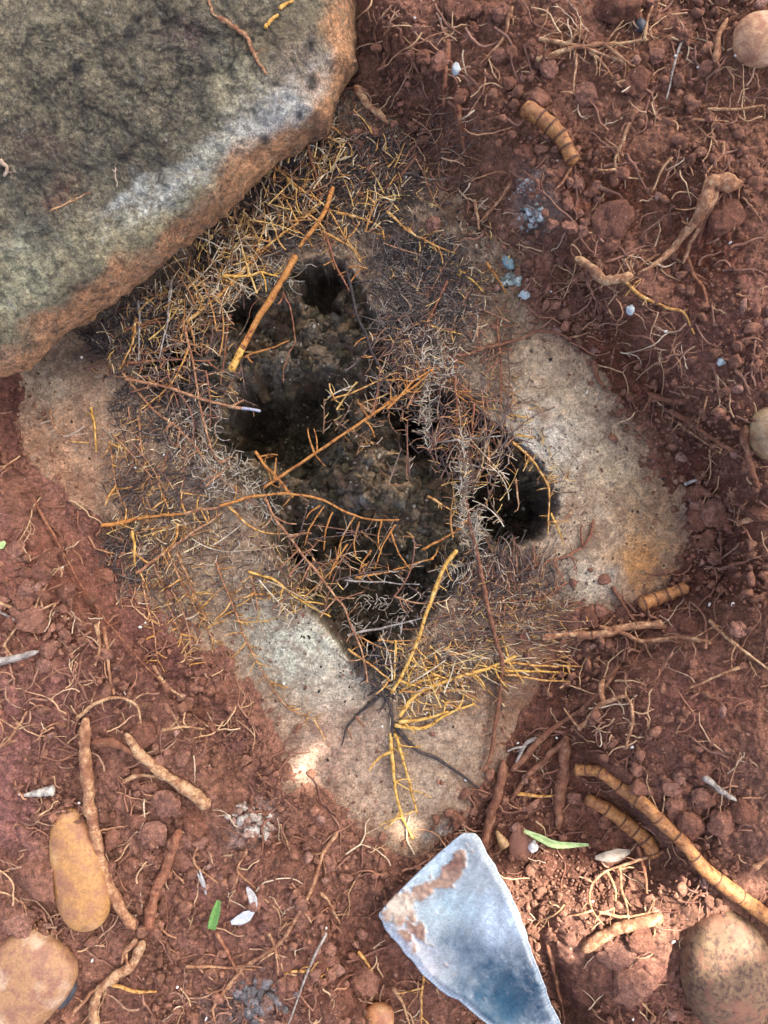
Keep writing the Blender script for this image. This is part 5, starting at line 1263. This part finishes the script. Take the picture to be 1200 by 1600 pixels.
# thin flat pieces: grass blades, dry flakes
def blade(name, label, cat, spine, w, mat, lift=4, fold=.35, thick=.5):
    p = catmull(spine, 4); n = len(p); t = np.linspace(0, 1, n)
    T = np.gradient(p[:, :2], axis=0); T /= np.linalg.norm(T, axis=1, keepdims=True); Nn = np.stack([-T[:, 1], T[:, 0]], -1)
    wd = np.interp(t, np.linspace(0, 1, len(w)), w)
    rows = []
    offs = np.array([-1, -.5, 0, .5, 1.0])
    base = TOPS(p[:, 0], p[:, 1]).max() * .5 + TOPS(p[:, 0], p[:, 1]) * .5
    for lay, dz in ((1, thick), (-1, 0)):
        for o_ in (offs if lay > 0 else offs[::-1]):
            q = p[:, :2] + Nn * (o_ * wd)[:, None]
            z = base + (lift + abs(o_) * wd * fold + dz) * S
            x, y = unproj(q[:, 0], q[:, 1], z); rows.append(np.stack([x, y, z], -1))
    A = np.array(rows).transpose(1, 0, 2); m_ = A.shape[1]
    idx = np.arange(n * m_).reshape(n, m_); nx2 = np.roll(idx, -1, 1)
    F = np.stack([idx[:-1], nx2[:-1], nx2[1:], idx[1:]], -1).reshape(-1, 4)
    loc = A[0, 0] - np.array((0, 0, .001))
    return tag(mesh_np(name, A.reshape(-1, 3), F, mat, True, loc=loc), label, cat)
grn = plain('grass_green', (.07, .19, .03), (.20, .38, .10), 700, .45)
grp = plain('pale_grass_green', (.22, .36, .10), (.48, .58, .28), 300, .5)
blade('grass_blade', 'curved bright green grass blade on the dark soil by the trowel', 'grass blade', [(819, 1298), (845, 1310), (870, 1320), (920, 1320)], [2.5, 5.5, 6, 4.5, 2], grp, 9)
blade('grass_blade', 'short cut piece of bright green blade at the bottom', 'grass blade', [(342, 1407), (336, 1430), (330, 1452)], [3.5, 6.5, 7.5, 6.5], grn, 6, fold=.9)
dry = plain('dry_grey_leaf', (.30, .29, .27), (.52, .50, .47), 300, .6)
blade('leaf_flake', 'white grey torn flake right of the cut green blade', 'leaf flake', [(361, 1442), (378, 1436), (396, 1424)], [3, 8, 9, 3], plain('white_leaf', (.34, .37, .40), (.56, .58, .60), 300, .5), 6)
blade('leaf_flake', 'narrow grey dry flake above the torn white one', 'leaf flake', [(386, 1386), (394, 1402), (398, 1418)], [2, 6, 7, 4], dry, 6)
blade('leaf_flake', 'left splinter of dry straw above the cut green blade', 'straw', [(307, 1362), (316, 1380), (322, 1398)], [1, 2.5, 1], dry, 6)
blade('leaf_flake', 'right splinter of dry straw above the cut green blade', 'straw', [(312, 1360), (318, 1378), (322, 1396)], [1, 2.2, 1], dry, 8)
blade('leaf_flake', 'small pale lime leaf at the left edge', 'leaf flake', [(-8, 856), (2, 852), (8, 846)], [3, 6, 2], grp, 8)
blade('leaf_flake', 'dry brown leaf curled under the short rhizome', 'leaf flake', [(930, 1340), (955, 1338), (985, 1330)], [3, 9, 10, 3], plain('brown_leaf', (.16, .13, .10), (.30, .25, .2), 300, .7), 4)

# litter lying on the boulder: heights come from the boulder's own profile
def boul_z(px, py):
    d = np.abs(SD_BOUL(px, py))
    return .034 + .034 * (1 - np.exp(-d / 38)) + .00012 * d + .00003 * np.clip(560 - px, 0, 600) + fbm(np.asarray(px, float), np.asarray(py, float), 150, 411, 4) * .007 * sstep(0, 60, d) + fbm(np.asarray(px, float), np.asarray(py, float), 30, 417, 4, .6) * .0022
def boul_root(pts, r, mat, label, side=0):
    p = catmull(pts, 3); px, py = p[:, 0] , p[:, 1]
    px = px + fbm(px * 3, py, 12, 601, 3) * 5; z = boul_z(px, py) + r * .6 * S
    x, y = unproj(px, py, z); c = np.stack([x, y, z], -1); t = np.linspace(0, 1, len(c))
    V, F = tube(c, r * S * (1 - .4 * t) * (1 + .25 * fbm(px, py, 7, 605, 2)), 7)
    o = tag(mesh_np('root_scrap', V, F, M[mat], True, loc=c[0]), label, 'root')
    for q in range(side):
        i = int((q + .5) / side * len(c)); ch = bpy.data.objects.new('rootlet', random.choice(rootlet_meshes(mat))); COL.objects.link(ch)
        ch.parent = o; ch.location = Vector(c[i] - c[0]); L = random.uniform(8, 20) * S; ch.scale = (L, L, L); ch.rotation_euler = (0, -.1, random.uniform(0, 6.3))
boul_root([(342, 28), (362, 40), (384, 58), (396, 84), (416, 116)], 3.4, 'tan', 'pale brown frayed root scrap lying on the boulder', 8)
boul_root([(326, -5), (330, 18), (345, 30)], 2, 'tan', 'curled hook of root at the top of the frayed scrap', 2)
boul_root([(412, 44), (422, 34), (434, 22)], 2.8, 'yellow', 'lower short yellow scrap on the boulder')
boul_root([(438, 14), (446, 6), (456, 2)], 2.8, 'yellow', 'upper short yellow scrap on the boulder')
boul_root([(76, 330), (104, 318), (140, 300)], 1.3, 'pale', 'thin pale hair root on the boulder near its lower left', 3)
boul_root([(182, 292), (180, 276), (181, 262)], 1.2, 'white', 'upright whitish hair root on the boulder', 2)
boul_root([(0, 250), (10, 262), (6, 275)], 3, 'white', 'whitish crumb of root at the left edge of the boulder', 2)

# ------------------------------------------------------------------ trowel
def trowel():
    root_ = bpy.data.objects.new('trowel', None); COL.objects.link(root_)
    root_.location = (.06, -.30, 0)
    tag(root_, 'worn blue grey steel trowel blade with dried soil reaching in from the bottom edge', 'trowel')
    left = [(596, 1424), (592, 1432), (600, 1450), (624, 1480), (648, 1508), (676, 1538), (700, 1556), (716, 1562), (740, 1584), (768, 1604), (800, 1636), (840, 1700), (872, 1760)]
    tip_l, tip_r = (596, 1424), (722, 1302)
    right = [(722, 1302), (742, 1302), (754, 1316), (772, 1350), (796, 1392), (814, 1432), (824, 1462), (832, 1496), (846, 1524), (858, 1560), (876, 1598), (896, 1660), (910, 1750)]
    def para(pl, ts):
        pl = np.array(pl, float); d = np.r_[0, np.cumsum(np.hypot(*(pl[1:] - pl[:-1]).T))]; d /= d[-1]
        return np.stack([np.interp(ts, d, pl[:, 0]), np.interp(ts, d, pl[:, 1])], -1)
    nv, nu = 190, 90
    tv = np.linspace(0, 1, nv); tu = np.linspace(0, 1, nu)
    Lp, Rp = para(left, tv), para(right, tv)
    Lp[:, 0] += fbm(tv * 900, tv * 0, 40, 701, 4) * 4; Rp[:, 0] += fbm(tv * 900, tv * 0 + 50, 34, 707, 4) * 4
    Pxy = Lp[:, None] * (1 - tu[None, :, None]) + Rp[:, None] * tu[None, :, None]
    # softly bowed front edge
    e = np.exp(-tv / .05)[:, None] * np.sin(tu * math.pi)[None] * 3
    Pxy[..., 0] -= e * .7; Pxy[..., 1] -= e * .7
    px, py = Pxy[..., 0], Pxy[..., 1]
    edge = np.minimum(tu, 1 - tu)[None] * np.ones((nv, 1)); el = edge * np.linalg.norm(Lp - Rp, axis=1)[:, None]
    z = .016 + .042 * tv[:, None] + 0 * px + .0009 * sstep(0, 13, el) - .003 * np.sin(tu * math.pi)[None] + fbm(px, py, 90, 711, 3) * .0006
    el = np.minimum(el, np.minimum(tv[:, None] * 420, 999))
    dirt = np.zeros_like(px)
    for (a, b, rx, ry, ro, s_) in [(706, 1362, 34, 15, -52, 1), (624, 1418, 30, 24, -40, 1), (650, 1450, 14, 28, -40, .7), (660, 1392, 30, 14, -30, .8), (640, 1470, 10, 26, -40, .6)]:
        ca, sa = math.cos(R(ro)), math.sin(R(ro)); u = ((px - a) * ca + (py - b) * sa) / rx; v = (-(px - a) * sa + (py - b) * ca) / ry
        dirt = np.maximum(dirt, s_ * np.exp(-(u * u + v * v) ** 1.2))
    dirt = sstep(.25, .5, dirt + fbm(px, py, 12, 721, 4, .75) * .55)
    g = crumbs(px, py, 9, 731, .7)[0]
    z = z + dirt * (.0006 + g * S * .5)
    steel = blobs(px, py, (.25, .275, .275), [(740, 1500, 80, 80, 40, (.07, .10, .13), .85), (790, 1570, 70, 70, 0, (.02, .05, .08), 1), (660, 1340, 60, 40, -40, (.40, .48, .48), .8), (780, 1440, 40, 40, 0, (.38, .44, .48), .7), (640, 1500, 60, 40, 40, (.36, .34, .34), .7), (700, 1420, 50, 30, 0, (.28, .37, .38), .6)], 27, 20)  # pale tip highlight and dark reflection zones painted into the steel colour
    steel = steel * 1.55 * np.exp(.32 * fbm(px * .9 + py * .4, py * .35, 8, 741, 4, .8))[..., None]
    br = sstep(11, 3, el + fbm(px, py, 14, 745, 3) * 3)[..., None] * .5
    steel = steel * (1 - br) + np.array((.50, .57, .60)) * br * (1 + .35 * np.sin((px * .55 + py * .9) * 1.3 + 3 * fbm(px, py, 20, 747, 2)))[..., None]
    dc = blobs(px, py, (.30, .19, .13), [(625, 1415, 30, 24, 0, (.52, .46, .36), .8), (715, 1350, 20, 14, 0, (.16, .07, .045), .8), (650, 1455, 16, 16, 0, (.2, .1, .07), .7)], 29, 10) * (1 + .4 * fbm(px, py, 6, 749, 3))[..., None]
    C = steel * (1 - dirt[..., None]) + dc * dirt[..., None]
    al = 1 - dirt
    x, y = unproj(px, py, z); top_ = np.stack([x, y, z], -1)
    zb = z - dirt * .001 - .0012; bot = np.stack([x, y, zb], -1)
    V = np.concatenate([top_.reshape(-1, 3), bot.reshape(-1, 3)]); N1 = nv * nu
    idx = np.arange(N1).reshape(nv, nu)
    F = [np.stack([idx[:-1, :-1], idx[1:, :-1], idx[1:, 1:], idx[:-1, 1:]], -1).reshape(-1, 4)]
    F.append(F[0][:, ::-1] + N1)
    per = np.r_[idx[0, :], idx[1:, -1], idx[-1, -2::-1], idx[-2:0:-1, 0]]; pn = np.roll(per, -1)
    F.append(np.stack([per, pn, pn + N1, per + N1], -1))
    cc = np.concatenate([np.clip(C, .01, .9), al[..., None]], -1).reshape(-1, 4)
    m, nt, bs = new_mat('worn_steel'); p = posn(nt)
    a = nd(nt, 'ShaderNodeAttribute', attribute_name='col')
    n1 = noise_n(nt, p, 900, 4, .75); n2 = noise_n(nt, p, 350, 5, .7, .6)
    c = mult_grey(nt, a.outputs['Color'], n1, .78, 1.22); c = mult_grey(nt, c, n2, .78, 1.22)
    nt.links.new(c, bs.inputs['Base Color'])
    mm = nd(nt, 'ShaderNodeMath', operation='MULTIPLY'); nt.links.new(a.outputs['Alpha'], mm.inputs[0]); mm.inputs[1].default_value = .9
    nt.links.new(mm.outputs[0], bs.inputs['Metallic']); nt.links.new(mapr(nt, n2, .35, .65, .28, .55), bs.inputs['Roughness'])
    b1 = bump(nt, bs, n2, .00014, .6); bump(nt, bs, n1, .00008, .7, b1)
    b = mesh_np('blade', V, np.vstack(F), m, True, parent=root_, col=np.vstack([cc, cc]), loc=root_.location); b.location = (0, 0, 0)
    # shank and wooden handle beyond the frame
    pts = [at(884, 1740, 0), at(900, 1800, 0), at(925, 1880, 0), at(945, 1940, 0)]
    zz = [.050, .060, .074, .080]
    c3 = catmull([(*unproj(q[0], q[1], w), w) for q, w in zip([(886, 1735), (900, 1800), (925, 1880), (945, 1940)], zz)], .004)
    V, F2 = tube(c3, np.linspace(.006, .005, len(c3)), 10); s1 = mesh_np('shank', V, F2, m, True, parent=root_, loc=root_.location, col=np.tile((.2, .24, .28, 1), (len(V), 1))); s1.location = (0, 0, 0)
    c3 = catmull([(*unproj(q[0], q[1], w), w) for q, w in zip([(942, 1932), (965, 2010), (1000, 2120)], [.080, .084, .080])], .004)
    t = np.linspace(0, 1, len(c3)); V, F2 = tube(c3, .011 + .005 * np.sin(t * 3.1), 14)
    s2 = mesh_np('handle', V, F2, plain('handle_wood', (.25, .13, .06), (.40, .24, .12), 120, .5), True, parent=root_, loc=root_.location); s2.location = (0, 0, 0)
trowel()

# ------------------------------------------------------------------ unseen bush added to shade the dig, leaves left out where sun flecks fall
patches = [(486, 1196, 57, 78, 25), (895, 1410, 165, 118, -15), (1005, 1462, 120, 96, 0), (1140, 1384, 120, 50, 5), (650, 1290, 54, 50, 0)]
bush = bpy.data.objects.new('added_shade_bush', None); bush.location = (1.75, 1.55, 0); COL.objects.link(bush)
tag(bush, 'unseen leafy bush added beside the dig to shade it', 'bush')
leaf = plain('bush_leaf', (.035, .09, .02), (.07, .15, .035), 40, .5, bmp=0)
bark = plain('bush_bark', (.10, .07, .05), (.2, .15, .11), 60, .9)
bag = Bag(); rg = random.Random(4)
kx, ky = LDIR.x / LDIR.z, LDIR.y / LDIR.z
tl = np.array([(0, 0, 0), (.3, .5, .05), (.7, .45, .05), (1, 0, -.05), (.7, -.45, .05), (.3, -.5, .05)])
tf = np.array([(0, 1, 2, 5), (5, 2, 3, 4)])
for layer in range(4):
    zl = 1.15 + .14 * layer
    gxv = np.arange(-.62, .62, .026)
    for gxx in gxv:
        for gyy in np.arange(-.72, .72, .026):
            u = gxx + rg.uniform(-.014, .014); v = gyy + rg.uniform(-.014, .014)
            qx = 600 + u / S; qy = 800 - v / S; hit = False
            for (a, b, rx, ry, ro) in patches:
                ca, sa = math.cos(R(ro)), math.sin(R(ro)); e1 = ((qx - a) * ca + (qy - b) * sa) / rx; e2 = (-(qx - a) * sa + (qy - b) * ca) / ry
                if e1 * e1 + e2 * e2 < 1: hit = True; break
            if hit: continue
            zz = zl + rg.uniform(-.06, .06)
            L = rg.uniform(.045, .062)
            Rm = np.array(Euler((rg.uniform(-.4, .4) + .3, rg.uniform(-.4, .4) - .3, rg.uniform(0, 6.28))).to_matrix())
            VV = ((tl - (.5, 0, 0)) * L) @ Rm.T + np.array((u + kx * zz, v + ky * zz, zz))
            bag.add(VV, tf)
cr = bag.build('crown', leaf, parent=bush, loc=bush.location); cr.location = (0, 0, 0); cr['kind'] = 'stuff'
tr = [(0, 0, -.05), (-.02, .02, .5), (-.08, -.02, 1.0), (-.3, -.1, 1.4)]
V, F = tube(catmull(tr, .02), np.linspace(.035, .016, len(catmull(tr, .02))), 9); mesh_np('trunk', V, F, bark, True, parent=bush)
for q in range(9):
    a = rg.uniform(2.6, 5.2); e = rg.uniform(.4, .9)
    pts = [(-.05, 0, .8 + .06 * q), (-.05 + math.cos(a) * e * .5, math.sin(a) * e * .5, 1.15 + .03 * q), (-.05 + math.cos(a) * e, math.sin(a) * e, 1.35)]
    c3 = catmull(pts, .03); V, F = tube(c3, np.linspace(.012, .003, len(c3)), 6); mesh_np('limb', V, F, bark, True, parent=bush)
print('roots', NROOT[0], 'clods', nb + tot, 'objects', len(bpy.data.objects))
